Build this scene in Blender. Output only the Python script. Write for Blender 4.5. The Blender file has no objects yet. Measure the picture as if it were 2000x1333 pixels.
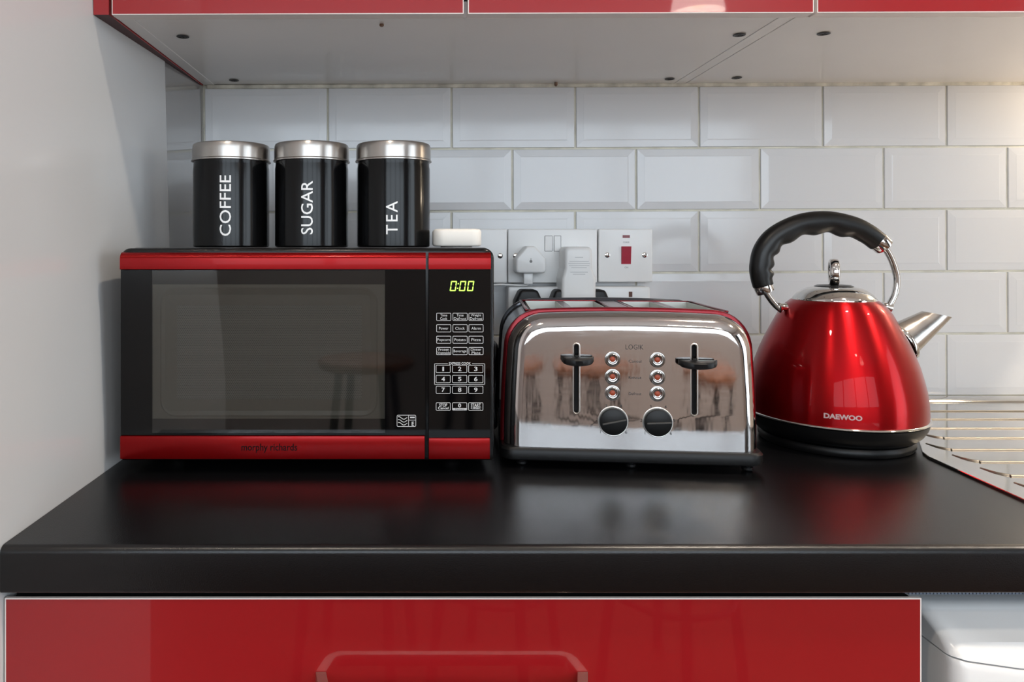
import bpy, bmesh, math, random
from mathutils import Vector, Matrix
random.seed(7)
PI = math.pi

# ------------------------------------------------------------------ camera, world, light, exposure
F, CX, CY, DW, ZC = 1460.0, 810.0, 482.0, 1.217, 1.158     # focal length (px), principal point, camera to tiles, camera height
ZW = ZC - 0.248                                            # worktop height
sc = bpy.context.scene
col = sc.collection
cam_d = bpy.data.cameras.new('camera')
cam_d.sensor_width = 36.0
cam_d.lens = 36.0 * F / 2000.0
cam_d.shift_x = (1000 - CX) / 2000.0
cam_d.shift_y = -(666.5 - CY) / 2000.0
cam_d.clip_start = 0.02
cam = bpy.data.objects.new('camera', cam_d)
col.objects.link(cam)
cam.location = (0, -DW, ZC)
cam.rotation_euler = (PI / 2, 0, 0)
sc.camera = cam
sc.view_settings.view_transform = 'Standard'
sc.view_settings.look = 'None'
sc.view_settings.gamma = 1.0
sc.view_settings.use_curve_mapping = False
sc.view_settings.exposure = 0.1

world = bpy.data.worlds.new('sky')
sc.world = world
world.use_nodes = True
bg = world.node_tree.nodes['Background']
bg.inputs['Color'].default_value = (0.72, 0.84, 1.0, 1)
bg.inputs['Strength'].default_value = 1.0


def area_light(name, loc, rot, sx, sy, power, color):
    d = bpy.data.lights.new(name, 'AREA')
    d.shape = 'RECTANGLE'
    d.size, d.size_y = sx, sy
    d.energy = power
    d.color = color
    o = bpy.data.objects.new(name, d)
    o.location, o.rotation_euler = loc, rot
    col.objects.link(o)
    return o


ROOM_L, ROOM_R, ROOM_B, CEIL = -1.7, 2.5, -3.3, 2.45
WIN = (-1.25, 2.05, 1.08, 2.28)                            # rear window: x0, x1, z0, z1
area_light('window_daylight', ((WIN[0] + WIN[1]) / 2, ROOM_B - 0.09, (WIN[2] + WIN[3]) / 2), (PI / 2, 0, 0),
           WIN[1] - WIN[0], WIN[3] - WIN[2], 58, (0.82, 0.91, 1.0))
FILL_WIN = (-2.95, -1.15, 0.25, 2.2)                           # added side window for fill light, unseen in the right wall: y0, y1, z0, z1
area_light('added_side_fill', (ROOM_R + 0.09, (FILL_WIN[0] + FILL_WIN[1]) / 2, (FILL_WIN[2] + FILL_WIN[3]) / 2), (PI / 2, 0, PI / 2),
           FILL_WIN[1] - FILL_WIN[0], FILL_WIN[3] - FILL_WIN[2], 46, (0.84, 0.92, 1.0))  # added fill from the right, spares the rear window

# ------------------------------------------------------------------ small helpers
ORIG = {}


def px(x, y, Y):
    k = (Y + DW) / F
    return Vector(((x - CX) * k, Y, ZC - (y - CY) * k))


def pxx(x, Y): return (x - CX) * (Y + DW) / F
def pz(y, Y): return ZC - (y - CY) * (Y + DW) / F


def lin(r, g, b):
    f = lambda c: (c / 12.92) if c <= 0.04045 else ((c + 0.055) / 1.055) ** 2.4
    return (f(r / 255), f(g / 255), f(b / 255), 1)


def tag(o, label=None, cat=None, group=None, kind=None):
    if label: o['label'] = label
    if cat: o['category'] = cat
    if group: o['group'] = group
    if kind: o['kind'] = kind
    return o


def empty(name, loc, rz=0):
    o = bpy.data.objects.new(name, None)
    o.empty_display_size = 0.05
    o.location = loc
    o.rotation_euler = (0, 0, rz)
    col.objects.link(o)
    ORIG[o] = Vector(loc)
    return o


def obj(name, bm, m, parent=None, local=False, smooth=None, origin=None):
    me = bpy.data.meshes.new(name)
    if isinstance(bm, bmesh.types.BMesh):
        bmesh.ops.recalc_face_normals(bm, faces=bm.faces)
        bm.to_mesh(me)
        bm.free()
    else:
        me = bm
        me.name = name
    off = Vector((0, 0, 0))
    if parent is not None:
        off = ORIG[parent]
    elif origin is not None:
        off = Vector(origin)
    if not local and off.length > 0:
        me.transform(Matrix.Translation(-off))
    ms = m if isinstance(m, (list, tuple)) else [m]
    if not me.materials:
        for q in ms: me.materials.append(q)
    o = bpy.data.objects.new(name, me)
    col.objects.link(o)
    if parent is not None:
        o.parent = parent
        ORIG[o] = ORIG[parent]
    else:
        o.location = off
        ORIG[o] = off
    if smooth is not None:
        for p in me.polygons: p.use_smooth = True
        try:
            me.set_sharp_from_angle(angle=math.radians(smooth))
        except Exception:
            pass
    return o


def bx(bm, x0, x1, y0, y1, z0, z1, bev=0.0, seg=2):
    r = bmesh.ops.create_cube(bm, size=1.0)
    vs = r['verts']
    for v in vs:
        v.co = Vector((x0 + (v.co.x + .5) * (x1 - x0), y0 + (v.co.y + .5) * (y1 - y0), z0 + (v.co.z + .5) * (z1 - z0)))
    if bev > 0:
        es = list({e for v in vs for e in v.link_edges})
        bmesh.ops.bevel(bm, geom=es, offset=bev, segments=seg, profile=0.5, affect='EDGES')
    return bm


def box(*a, **k): return bx(bmesh.new(), *a, **k)


def loft(rings, cap0=True, cap1=True, bm=None, closed=True):
    bm = bm or bmesh.new()
    R = [[bm.verts.new(p) for p in r] for r in rings]
    n = len(rings[0])
    for a, b in zip(R[:-1], R[1:]):
        for i in range(n if closed else n - 1):
            j = (i + 1) % n
            bm.faces.new((a[i], a[j], b[j], b[i]))
    if cap0: bm.faces.new(R[0][::-1])
    if cap1: bm.faces.new(R[-1])
    return bm


def lathe(prof, c=(0, 0, 0), n=48, bm=None, cap0=True, cap1=True):
    return loft([[Vector((c[0] + r * math.cos(2 * PI * i / n), c[1] + r * math.sin(2 * PI * i / n), c[2] + z)) for i in range(n)]
                 for r, z in prof], cap0, cap1, bm)


def disc_y(cx, cz, prof, n=32, bm=None, cap0=True, cap1=True):
    """turned about the Y axis: prof = (radius, y)"""
    return loft([[Vector((cx + r * math.cos(2 * PI * i / n), y, cz + r * math.sin(2 * PI * i / n))) for i in range(n)]
                 for r, y in prof], cap0, cap1, bm)


def spline(pts, n):
    """Catmull-Rom through the points"""
    P = [Vector(p) for p in pts]
    P = [2 * P[0] - P[1]] + P + [2 * P[-1] - P[-2]]
    out = []
    for k in range(1, len(P) - 2):
        for i in range(n):
            t = i / n
            a, b, c, d = P[k - 1], P[k], P[k + 1], P[k + 2]
            out.append(0.5 * ((2 * b) + (c - a) * t + (2 * a - 5 * b + 4 * c - d) * t * t + (3 * b - a - 3 * c + d) * t ** 3))
    out.append(P[-2].copy())
    return out


def tube(path, r, n=12, bm=None, rad=None):
    rings = []
    up = Vector((0, 1, 0))
    prev = None
    for i, p in enumerate(path):
        t = (path[min(i + 1, len(path) - 1)] - path[max(i - 1, 0)]).normalized()
        if prev is None:
            a = t.cross(up)
            if a.length < 1e-3: a = t.cross(Vector((1, 0, 0)))
            a.normalize()
        else:
            a = (prev - t * prev.dot(t)).normalized()
        prev = a
        b = t.cross(a)
        ring = []
        for k in range(n):
            th = 2 * PI * k / n
            rr = rad(i / (len(path) - 1), th) if rad else r
            ring.append(p + (a * math.cos(th) + b * math.sin(th)) * rr)
        rings.append(ring)
    return loft(rings, True, True, bm)


def rrect(x0, x1, z0, z1, r, n=6):
    """rounded rectangle outline in (x, z); r is one radius or four (bl, br, tr, tl)"""
    rs = (r,) * 4 if not isinstance(r, (tuple, list)) else r
    out = []
    for (cx, cz, a0, q) in ((x0, z0, PI, rs[0]), (x1, z0, 1.5 * PI, rs[1]), (x1, z1, 0, rs[2]), (x0, z1, .5 * PI, rs[3])):
        sx = 1 if cx == x0 else -1
        sz = 1 if cz == z0 else -1
        for i in range(n + 1):
            a = a0 + i / n * PI / 2
            out.append((cx + sx * q + q * math.cos(a), cz + sz * q + q * math.sin(a)))
    return out


def slab(outline, y0, y1, bev=0.0, bm=None, seg=3):
    """outline in (x, z) extruded from y1 (back) to y0 (front), the front edge rounded by bev"""
    cx = sum(p[0] for p in outline) / len(outline)
    cz = sum(p[1] for p in outline) / len(outline)
    xs = [p[0] for p in outline]; zs = [p[1] for p in outline]
    w, h = (max(xs) - min(xs)) / 2, (max(zs) - min(zs)) / 2
    mx, mz = (max(xs) + min(xs)) / 2, (max(zs) + min(zs)) / 2

    def ins(d): return [(mx + (x - mx) * (w - d) / w, mz + (z - mz) * (h - d) / h) for x, z in outline]
    rings = [[Vector((x, y1, z)) for x, z in outline]]
    if bev > 0:
        for i in range(seg + 1):
            a = i / seg * PI / 2
            rings.append([Vector((x, y0 + bev * (1 - math.sin(a)), z)) for x, z in ins(bev * (1 - math.cos(a)))])
    else:
        rings.append([Vector((x, y0, z)) for x, z in outline])
    return loft(rings, True, True, bm)


def frame_outline(bm, out, inn, y0, y1):
    """flat ring between two outlines of equal length, y0 front, y1 back"""
    n = len(out)
    A = [bm.verts.new((x, y0, z)) for x, z in out]
    B = [bm.verts.new((x, y0, z)) for x, z in inn]
    C = [bm.verts.new((x, y1, z)) for x, z in out]
    D = [bm.verts.new((x, y1, z)) for x, z in inn]
    for i in range(n):
        j = (i + 1) % n
        bm.faces.new((A[i], A[j], B[j], B[i]))
        bm.faces.new((C[j], C[i], D[i], D[j]))
        bm.faces.new((A[j], A[i], C[i], C[j]))
        bm.faces.new((B[i], B[j], D[j], D[i]))
    return bm


def rect_frame(x0, x1, z0, z1, t, y0, y1, r=0.0015, bm=None):
    bm = bm or bmesh.new()
    return frame_outline(bm, rrect(x0, x1, z0, z1, r, 3), rrect(x0 + t, x1 - t, z0 + t, z1 - t, max(r - t, 0.0002), 3), y0, y1)


def text_mesh(s, size, depth=0.0002, bold=0.0, spacing=1.0):
    """mesh of a line of text, centred, in the x-z plane facing -y; returns mesh and its width, height"""
    c = bpy.data.curves.new('lettering', 'FONT')
    c.body = s
    c.size = size
    c.extrude = depth
    c.offset = bold
    c.resolution_u = 3
    c.space_character = spacing
    o = bpy.data.objects.new('lettering', c)
    col.objects.link(o)
    dg = bpy.context.evaluated_depsgraph_get()
    me = bpy.data.meshes.new_from_object(o.evaluated_get(dg))
    bpy.data.objects.remove(o)
    bpy.data.curves.remove(c)
    xs = [v.co.x for v in me.vertices]; ys = [v.co.y for v in me.vertices]
    mx, my = (min(xs) + max(xs)) / 2, (min(ys) + max(ys)) / 2
    w, h = max(xs) - min(xs), max(ys) - min(ys)
    for v in me.vertices:
        v.co = Vector((v.co.x - mx, -v.co.z, v.co.y - my))
    return me, w, h


def text_fit(s, x0, x1, z0, z1, y, bold=0.0, keep=False):
    """text filling a box in the plane y"""
    me, w, h = text_mesh(s, 0.02, bold=bold)
    kx, kz = (x1 - x0) / w, (z1 - z0) / h
    if keep: kx = kz = min(kx, kz)
    for v in me.vertices:
        v.co = Vector(((x0 + x1) / 2 + v.co.x * kx, y + v.co.y * 0.5, (z0 + z1) / 2 + v.co.z * kz))
    return me


def cut(o, cutters):
    """boolean difference, baked"""
    for c in cutters:
        m = o.modifiers.new('cut', 'BOOLEAN')
        m.operation = 'DIFFERENCE'
        m.solver = 'EXACT'
        m.object = c
    dg = bpy.context.evaluated_depsgraph_get()
    me = bpy.data.meshes.new_from_object(o.evaluated_get(dg))
    o.modifiers.clear()
    o.data = me
    for c in cutters: bpy.data.objects.remove(c)


# ------------------------------------------------------------------ materials
MATS = {}


def mat(name, color, rough=0.5, metal=0.0, coat=0.0, coat_rough=0.03, spec=0.5, bump=None, var=None, aniso=0.0, emit=None, rough_var=None, tangent=None):
    """principled material; bump = (scale, strength), var = (scale, amount) colour variation"""
    m = bpy.data.materials.new(name)
    m.use_nodes = True
    nt = m.node_tree
    b = nt.nodes['Principled BSDF']
    if len(color) == 3: color = (*color, 1)
    b.inputs['Base Color'].default_value = color
    b.inputs['Roughness'].default_value = rough
    b.inputs['Metallic'].default_value = metal
    b.inputs['Specular IOR Level'].default_value = spec
    b.inputs['Coat Weight'].default_value = coat
    b.inputs['Coat Roughness'].default_value = coat_rough
    b.inputs['Anisotropic'].default_value = aniso
    if emit:
        b.inputs['Emission Color'].default_value = (*emit[0][:3], 1)
        b.inputs['Emission Strength'].default_value = emit[1]
    tc = nt.nodes.new('ShaderNodeTexCoord')

    def noise(scale, detail=4):
        n = nt.nodes.new('ShaderNodeTexNoise')
        n.inputs['Detail'].default_value = detail
        if isinstance(scale, (tuple, list)):
            mp = nt.nodes.new('ShaderNodeMapping')
            mp.inputs['Scale'].default_value = scale
            nt.links.new(tc.outputs['Object'], mp.inputs['Vector'])
            nt.links.new(mp.outputs['Vector'], n.inputs['Vector'])
            n.inputs['Scale'].default_value = 1.0
        else:
            nt.links.new(tc.outputs['Object'], n.inputs['Vector'])
            n.inputs['Scale'].default_value = scale
        return n
    if bump:
        n = noise(bump[0])
        bp = nt.nodes.new('ShaderNodeBump')
        bp.inputs['Strength'].default_value = bump[1]
        bp.inputs['Distance'].default_value = bump[2] if len(bump) > 2 else 0.001
        nt.links.new(n.outputs['Fac'], bp.inputs['Height'])
        nt.links.new(bp.outputs['Normal'], b.inputs['Normal'])
    if var:
        n = noise(var[0], 5)
        mx = nt.nodes.new('ShaderNodeMix')
        mx.data_type = 'RGBA'
        mx.inputs[6].default_value = color
        mx.inputs[7].default_value = (*[min(1, c * (1 - var[1])) for c in color[:3]], 1) if len(var) < 3 else var[2]
        rp = nt.nodes.new('ShaderNodeMapRange')
        rp.inputs[1].default_value = 0.35
        rp.inputs[2].default_value = 0.7
        nt.links.new(n.outputs['Fac'], rp.inputs[0])
        nt.links.new(rp.outputs[0], mx.inputs[0])
        nt.links.new(mx.outputs[2], b.inputs['Base Color'])
    if rough_var:
        n = noise(rough_var[0], 6)
        rp = nt.nodes.new('ShaderNodeMapRange')
        rp.inputs[1].default_value = 0.3
        rp.inputs[2].default_value = 0.7
        rp.inputs[3].default_value = rough
        rp.inputs[4].default_value = rough + rough_var[1]
        nt.links.new(n.outputs['Fac'], rp.inputs[0])
        nt.links.new(rp.outputs[0], b.inputs['Roughness'])
    if tangent:
        b.inputs['Anisotropic Rotation'].default_value = 0.25
        t = nt.nodes.new('ShaderNodeTangent')
        t.direction_type = 'RADIAL'
        t.axis = tangent
        nt.links.new(t.outputs[0], b.inputs['Tangent'])
    MATS[name] = m
    return m


M_tile = mat('white_glazed_tile', lin(212, 212, 213), 0.12, spec=0.4, bump=(24, 0.10, 0.002))
M_grout = mat('cream_grout', lin(228, 224, 208), 0.9, bump=(400, 0.3), var=(30, 0.25))
M_seal = mat('aged_sealant', lin(224, 218, 202), 0.6, var=(35, 0.5))
M_panel = mat('pale_grey_gloss_panel', lin(196, 196, 196), 0.30, coat=0.35, coat_rough=0.09, bump=(9, 0.05, 0.002))
M_panel2 = mat('polished_grey_panel', lin(176, 175, 174), 0.045, metal=0.55)
M_red = mat('red_gloss_laminate', lin(146, 18, 24), 0.30, coat=1.0, coat_rough=0.03, spec=0.3, bump=(14, 0.03, 0.002))
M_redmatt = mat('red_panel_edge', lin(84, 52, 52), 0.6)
M_edge = mat('pale_edging', lin(225, 215, 210), 0.35)
M_under = mat('white_melamine', lin(228, 224, 220), 0.22, var=(5, 0.04))
M_white = mat('white_plastic', lin(234, 233, 231), 0.3, bump=(120, 0.03))
M_whitematt = mat('white_matt_plastic', lin(222, 219, 213), 0.45)
M_paint = mat('white_enamel', lin(216, 216, 216), 0.22)
M_work = mat('black_textured_laminate', lin(10, 10, 12), 0.27, spec=0.45, bump=(900, 0.26, 0.0005), var=(500, 0.35))
M_dowel = mat('brown_dowel', lin(120, 92, 74), 0.7, var=(300, 0.4))
M_dark = mat('dark_gap', lin(14, 14, 15), 0.7)
M_screw = mat('dark_fixing', lin(48, 42, 40), 0.4, metal=0.5, var=(300, 0.5))
M_blackgloss = mat('black_gloss_plastic', lin(9, 9, 10), 0.22, spec=0.3)
M_blackplas = mat('black_satin_plastic', lin(9, 9, 10), 0.40, spec=0.3, bump=(600, 0.06))
M_blackglass = mat('black_glass', lin(5, 5, 6), 0.05, spec=0.3)
M_redmetal = mat('red_metallic_lacquer', lin(130, 2, 5), 0.26, metal=0.65, coat=0.10, coat_rough=0.05, spec=0.3)
M_case = mat('charcoal_painted_steel', lin(58, 56, 56), 0.28)
M_silver = mat('silver_print', lin(196, 196, 196), 0.5)
M_print = mat('dark_print', lin(14, 5, 6), 0.8, spec=0.1)
M_blackprint = mat('black_print', lin(20, 18, 18), 0.5)
M_digit = mat('green_display_segment', (0.3, 0.6, 0.05), 0.5, emit=((0.55, 1.0, 0.12), 1.1))
M_letter = mat('white_lettering', lin(235, 235, 235), 0.4)
M_tin = mat('black_enamel_tin', lin(9, 9, 10), 0.14, spec=0.25, bump=((25, 25, 4), 0.05, 0.002))
M_lid = mat('brushed_steel_lid', lin(180, 175, 170), 0.3, metal=1.0, aniso=0.6, tangent='Z', bump=((300, 300, 20), 0.03))
M_chrome = mat('chrome', lin(215, 212, 208), 0.05, metal=1.0)
M_steel = mat('polished_steel', lin(204, 199, 197), 0.05, metal=1.0, bump=((16, 16, 6), 0.28, 0.002), rough_var=((30, 30, 160), 0.05))
M_sinksteel = mat('brushed_sink_steel', lin(216, 213, 208), 0.10, metal=1.0, bump=(6, 0.05, 0.002))
M_redrim = mat('dark_red_chrome_rim', lin(104, 8, 18), 0.2, metal=0.8, coat=0.2)
M_darksteel = mat('smoked_gloss_body', lin(74, 74, 78), 0.10, metal=0.75)
M_deck = mat('mauve_steel_deck', lin(150, 128, 130), 0.22, metal=1.0)
M_kettle = mat('red_candy_metallic', lin(150, 3, 11), 0.34, metal=0.9, coat=0.16, coat_rough=0.02, aniso=0.9, tangent='Z')
M_grip = mat('black_soft_grip', lin(8, 8, 8), 0.36, spec=0.4, bump=(900, 0.05))
M_btn = mat('satin_button_chrome', lin(168, 164, 160), 0.2, metal=1.0)
M_rim = mat('bright_satin_rim', lin(236, 234, 230), 0.38, metal=1.0)
M_liner = mat('pale_slot_liner', lin(196, 198, 192), 0.35, metal=0.5)
M_ridge = mat('satin_ridge_steel', lin(152, 144, 132), 0.42, metal=1.0)
M_redlamp = mat('amber_indicator', lin(150, 62, 34), 0.4)
M_redrocker = mat('red_rocker', lin(170, 30, 56), 0.3, var=(60, 0.2))
M_neon = mat('dark_red_neon', lin(120, 12, 28), 0.25)
M_nickel = mat('brushed_nickel', lin(190, 170, 155), 0.3, metal=1.0)
M_wall = mat('beige_wall_paint', lin(208, 199, 193), 0.8, var=(2, 0.06))
M_ceil = mat('white_ceiling_paint', lin(228, 226, 222), 0.85)
M_floor = mat('oak_floor', lin(120, 84, 58), 0.45, var=((2, 18, 2), 0.4))
M_wood = mat('brown_wood_seat', lin(138, 84, 46), 0.6, spec=0.15, var=((4, 40, 4), 0.35))
M_bmetal = mat('black_metal', lin(20, 20, 20), 0.4, metal=0.3)
M_shade = mat('glowing_opal_shade', lin(232, 230, 228), 0.3, emit=((1.0, 0.93, 0.86), 7))
M_bulb = mat('lit_bulb', (1, 0.85, 0.65), 0.4, emit=((1.0, 0.86, 0.68), 14))
M_mesh = bpy.data.materials.new('perforated_door_screen')


def build_mesh_mat(m):
    m.use_nodes = True
    nt = m.node_tree
    b = nt.nodes['Principled BSDF']
    b.inputs['Roughness'].default_value = 0.55
    tc = nt.nodes.new('ShaderNodeTexCoord')
    sep = nt.nodes.new('ShaderNodeSeparateXYZ')
    nt.links.new(tc.outputs['Object'], sep.inputs[0])

    def mth(op, a, c):
        n = nt.nodes.new('ShaderNodeMath')
        n.operation = op
        for i, q in enumerate((a, c)):
            if isinstance(q, (int, float)): n.inputs[i].default_value = q
            else: nt.links.new(q, n.inputs[i])
        return n.outputs[0]
    p = 0.0021
    row = mth('FLOOR', mth('DIVIDE', sep.outputs['Z'], p * 0.87), 0)
    shift = mth('MULTIPLY', mth('MODULO', mth('ADD', row, 1000), 2), 0.5)
    u = mth('SUBTRACT', mth('FRACT', mth('ADD', mth('DIVIDE', sep.outputs['X'], p), shift), 0), 0.5)
    v = mth('SUBTRACT', mth('FRACT', mth('DIVIDE', sep.outputs['Z'], p * 0.87), 0), 0.5)
    d = mth('SQRT', mth('ADD', mth('MULTIPLY', u, u), mth('MULTIPLY', v, v)), 0)
    hole = mth('LESS_THAN', d, 0.3)
    mx = nt.nodes.new('ShaderNodeMix')
    mx.data_type = 'RGBA'
    mx.inputs[6].default_value = lin(150, 148, 142)
    mx.inputs[7].default_value = lin(92, 91, 88)
    nt.links.new(hole, mx.inputs[0])
    nt.links.new(mx.outputs[2], b.inputs['Base Color'])


build_mesh_mat(M_mesh)
M_inner = mat('grey_door_liner', lin(132, 128, 120), 0.35)


def pane_mat(name, tint, rough=0.03):
    m = bpy.data.materials.new(name)
    m.use_nodes = True
    nt = m.node_tree
    nt.nodes.clear()
    out = nt.nodes.new('ShaderNodeOutputMaterial')
    tr = nt.nodes.new('ShaderNodeBsdfTransparent')
    tr.inputs['Color'].default_value = tint
    gl = nt.nodes.new('ShaderNodeBsdfGlossy')
    gl.inputs['Roughness'].default_value = rough
    gl.inputs['Color'].default_value = (1, 1, 1, 1)
    fr = nt.nodes.new('ShaderNodeFresnel')
    fr.inputs['IOR'].default_value = 1.52
    mx = nt.nodes.new('ShaderNodeMixShader')
    nt.links.new(fr.outputs[0], mx.inputs[0])
    nt.links.new(tr.outputs[0], mx.inputs[1])
    nt.links.new(gl.outputs[0], mx.inputs[2])
    nt.links.new(mx.outputs[0], out.inputs[0])
    return m


M_smoked = pane_mat('smoked_glass', (0.70, 0.69, 0.67, 1))
M_clear = pane_mat('clear_glass', (0.96, 0.97, 0.97, 1))

# ------------------------------------------------------------------ the setting
GY = 0.004
wb = obj('wall_back', box(-0.5, ROOM_R + .1, GY, GY + 0.1, 0, CEIL), M_grout)
tag(wb, 'tiled kitchen wall behind the worktop', kind='structure')


def lwx(Y, Z):
    """inner face of the left wall, a little out of plumb"""
    t = (Z - ZW) / (0.264 + 0.248)
    t = max(0.0, min(t, 1.7))
    xb = -0.338 + 0.0083 * Y
    xt = -0.3445 + 0.0465 * Y
    return xb + (xt - xb) * t


def wall_patch(y0, y1, zs, thick, push=0.0, ny=6):
    bm = bmesh.new()
    ys = [y0 + (y1 - y0) * i / ny for i in range(ny + 1)]
    I = [[bm.verts.new((lwx(y, z) + push, y, z)) for y in ys] for z in zs]
    O = [[bm.verts.new((-0.5 - thick, y, z)) for y in ys] for z in zs]
    n, m = len(zs), len(ys)
    for a in range(n - 1):
        for b in range(m - 1):
            bm.faces.new((I[a][b], I[a][b + 1], I[a + 1][b + 1], I[a + 1][b]))
            bm.faces.new((O[a][b], O[a + 1][b], O[a + 1][b + 1], O[a][b + 1]))
    for b in range(m - 1):
        bm.faces.new((I[0][b], O[0][b], O[0][b + 1], I[0][b + 1]))
        bm.faces.new((I[-1][b], I[-1][b + 1], O[-1][b + 1], O[-1][b]))
    for a in range(n - 1):
        bm.faces.new((I[a][0], I[a + 1][0], O[a + 1][0], O[a][0]))
        bm.faces.new((I[a][-1], O[a][-1], O[a + 1][-1], I[a + 1][-1]))
    return bm


ZS = [0.0, 0.5, ZW - .04, ZW, 1.0, 1.1, 1.2, 1.3, ZC + .264, 1.55, 1.7, CEIL]
SPLIT = -0.164
wl = obj('wall_left', wall_patch(-0.95, SPLIT, ZS, 0.02, 0.0), M_panel, smooth=30)
tag(wl, 'pale grey satin wall panel to the left of the worktop', kind='structure')
wl2 = obj('wall_corner', wall_patch(SPLIT + .0005, GY, ZS, 0.02, -0.0015), M_panel2, smooth=30)
tag(wl2, 'polished grey strip of the left wall in the tiled corner', kind='structure')

TILT = 0.0045


def tile_mesh(w, h):
    e = 0.011
    bm = bmesh.new()
    rings = []
    for (i, y) in ((0, 0.0045), (0, 0.0018), (0.0006, 0.0012), (e, 0.0004), (e + .0015, 0.0002)):
        rings.append([Vector((sx * (w / 2 - i), y, sz * (h / 2 - i))) for sx, sz in ((-1, -1), (1, -1), (1, 1), (-1, 1))])
    loft(rings, False, True, bm)
    bmesh.ops.recalc_face_normals(bm, faces=bm.faces)
    me = bpy.data.meshes.new('tile')
    bm.to_mesh(me)
    bm.free()
    me.materials.append(M_tile)
    return me


PW, PH, G = 0.2017, 0.1017, 0.0034
full = tile_mesh(PW - G, PH - G)
ztop = ZC + 0.2634
for r in range(5):
    x_break = (-0.1417 if r % 2 == 0 else -0.0425)
    for k in range(-2, 8):
        a = x_break + k * PW
        b = a + PW
        a2 = max(a, (-.3438, -.3425, -.341, -.339, -.338)[r])
        if b - a2 < 0.03 or a > 1.3: continue
        full_tile = abs(a2 - a) < 1e-6
        me = full if full_tile else tile_mesh(b - a2 - G, PH - G)
        o = bpy.data.objects.new('tile', me)
        col.objects.link(o)
        xm = (a2 + b) / 2
        o.location = (xm, random.uniform(-.0002, .0002), ztop - (r + .5) * PH + (xm - 0.575) * TILT)
        o.rotation_euler = (random.uniform(-.0022, .0022), -TILT, random.uniform(-.0022, .0022))
        o.parent = wb
t1 = obj('trim_1', box(-0.338, 1.25, -0.003, 0.004, -0.003, 0.0035, bev=0.0015), M_seal)
t1.location = (0, 0, ztop - 0.002)
t1.rotation_euler = (0, -TILT, 0)
tag(t1, 'yellowed sealant bead under the wall cupboards', kind='structure')
t2 = obj('trim_2', box(0.45, 1.25, -0.003, 0.004, ZW + .0005, ZW + 0.0045, bev=0.0012), M_seal)
tag(t2, 'stained sealant bead behind the sink drainer', kind='structure')

fl = obj('floor', box(ROOM_L, ROOM_R, ROOM_B, 0.1, -0.05, 0), M_floor)
tag(fl, 'brown wooden floor', kind='structure')
ce = obj('ceiling', box(ROOM_L, ROOM_R, ROOM_B, 0.1, CEIL, CEIL + .05), M_ceil)
tag(ce, 'white ceiling', kind='structure')
bm = bmesh.new()
bx(bm, ROOM_R, ROOM_R + .12, ROOM_B, FILL_WIN[0], 0, CEIL)
bx(bm, ROOM_R, ROOM_R + .12, FILL_WIN[1], 0.1, 0, CEIL)
bx(bm, ROOM_R, ROOM_R + .12, FILL_WIN[0], FILL_WIN[1], 0, FILL_WIN[2])
bx(bm, ROOM_R, ROOM_R + .12, FILL_WIN[0], FILL_WIN[1], FILL_WIN[3], CEIL)
wr = obj('wall_right', bm, M_wall)
tag(wr, 'beige wall at the right end of the kitchen', kind='structure')
wf = obj('wall_far_left', box(ROOM_L - .1, ROOM_L, ROOM_B, 0.1, 0, CEIL), M_wall)
tag(wf, 'beige wall beyond the left panel', kind='structure')
bm = bmesh.new()
bx(bm, ROOM_L, WIN[0], ROOM_B - .12, ROOM_B, 0, CEIL)
bx(bm, WIN[1], ROOM_R, ROOM_B - .12, ROOM_B, 0, CEIL)
bx(bm, WIN[0], WIN[1], ROOM_B - .12, ROOM_B, 0, WIN[2])
bx(bm, WIN[0], WIN[1], ROOM_B - .12, ROOM_B, WIN[3], CEIL)
wre = obj('wall_rear', bm, M_wall)
tag(wre, 'beige wall behind the camera with a wide window', kind='structure')
w1 = empty('window_1', ((WIN[0] + WIN[1]) / 2, ROOM_B, WIN[2]))
tag(w1, 'wide white framed window behind the camera', kind='structure')
obj('window_frame', rect_frame(WIN[0], WIN[1], WIN[2], WIN[3], 0.05, ROOM_B - .06, ROOM_B + .0, r=0.002), M_whitematt, w1)
for i in (1, 2, 3):
    x = WIN[0] + (WIN[1] - WIN[0]) * i / 4
    obj('mullion', box(x - .03, x + .03, ROOM_B - .055, ROOM_B - .005, WIN[2] + .05, WIN[3] - .05), M_whitematt, w1)
for i in range(4):
    x = WIN[0] + .05 + (WIN[1] - WIN[0]) * i / 4
    obj('pane', box(x, x + .725, ROOM_B - .034, ROOM_B - .03, WIN[2] + .05, WIN[3] - .05), M_clear, w1)

w2 = empty('added_fill_window', (ROOM_R, (FILL_WIN[0] + FILL_WIN[1]) / 2, FILL_WIN[2]))  # unseen window, added to carry the side fill light
tag(w2, 'tall white framed window added in the right wall for fill light', kind='structure')
ym = (FILL_WIN[0] + FILL_WIN[1]) / 2
for a, b, c, d in ((FILL_WIN[0], FILL_WIN[0] + .05, FILL_WIN[2], FILL_WIN[3]), (FILL_WIN[1] - .05, FILL_WIN[1], FILL_WIN[2], FILL_WIN[3]), (ym - .04, ym + .04, FILL_WIN[2] + .05, FILL_WIN[3] - .05),
                   (FILL_WIN[0] + .05, FILL_WIN[1] - .05, FILL_WIN[2], FILL_WIN[2] + .05), (FILL_WIN[0] + .05, FILL_WIN[1] - .05, FILL_WIN[3] - .05, FILL_WIN[3])):
    obj('frame_bar', box(ROOM_R + .01, ROOM_R + .06, a, b, c, d), M_whitematt, w2)
for a, b in ((FILL_WIN[0] + .05, ym - .04), (ym + .04, FILL_WIN[1] - .05)):
    obj('pane', box(ROOM_R + .03, ROOM_R + .034, a, b, FILL_WIN[2] + .05, FILL_WIN[3] - .05), M_clear, w2)

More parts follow.
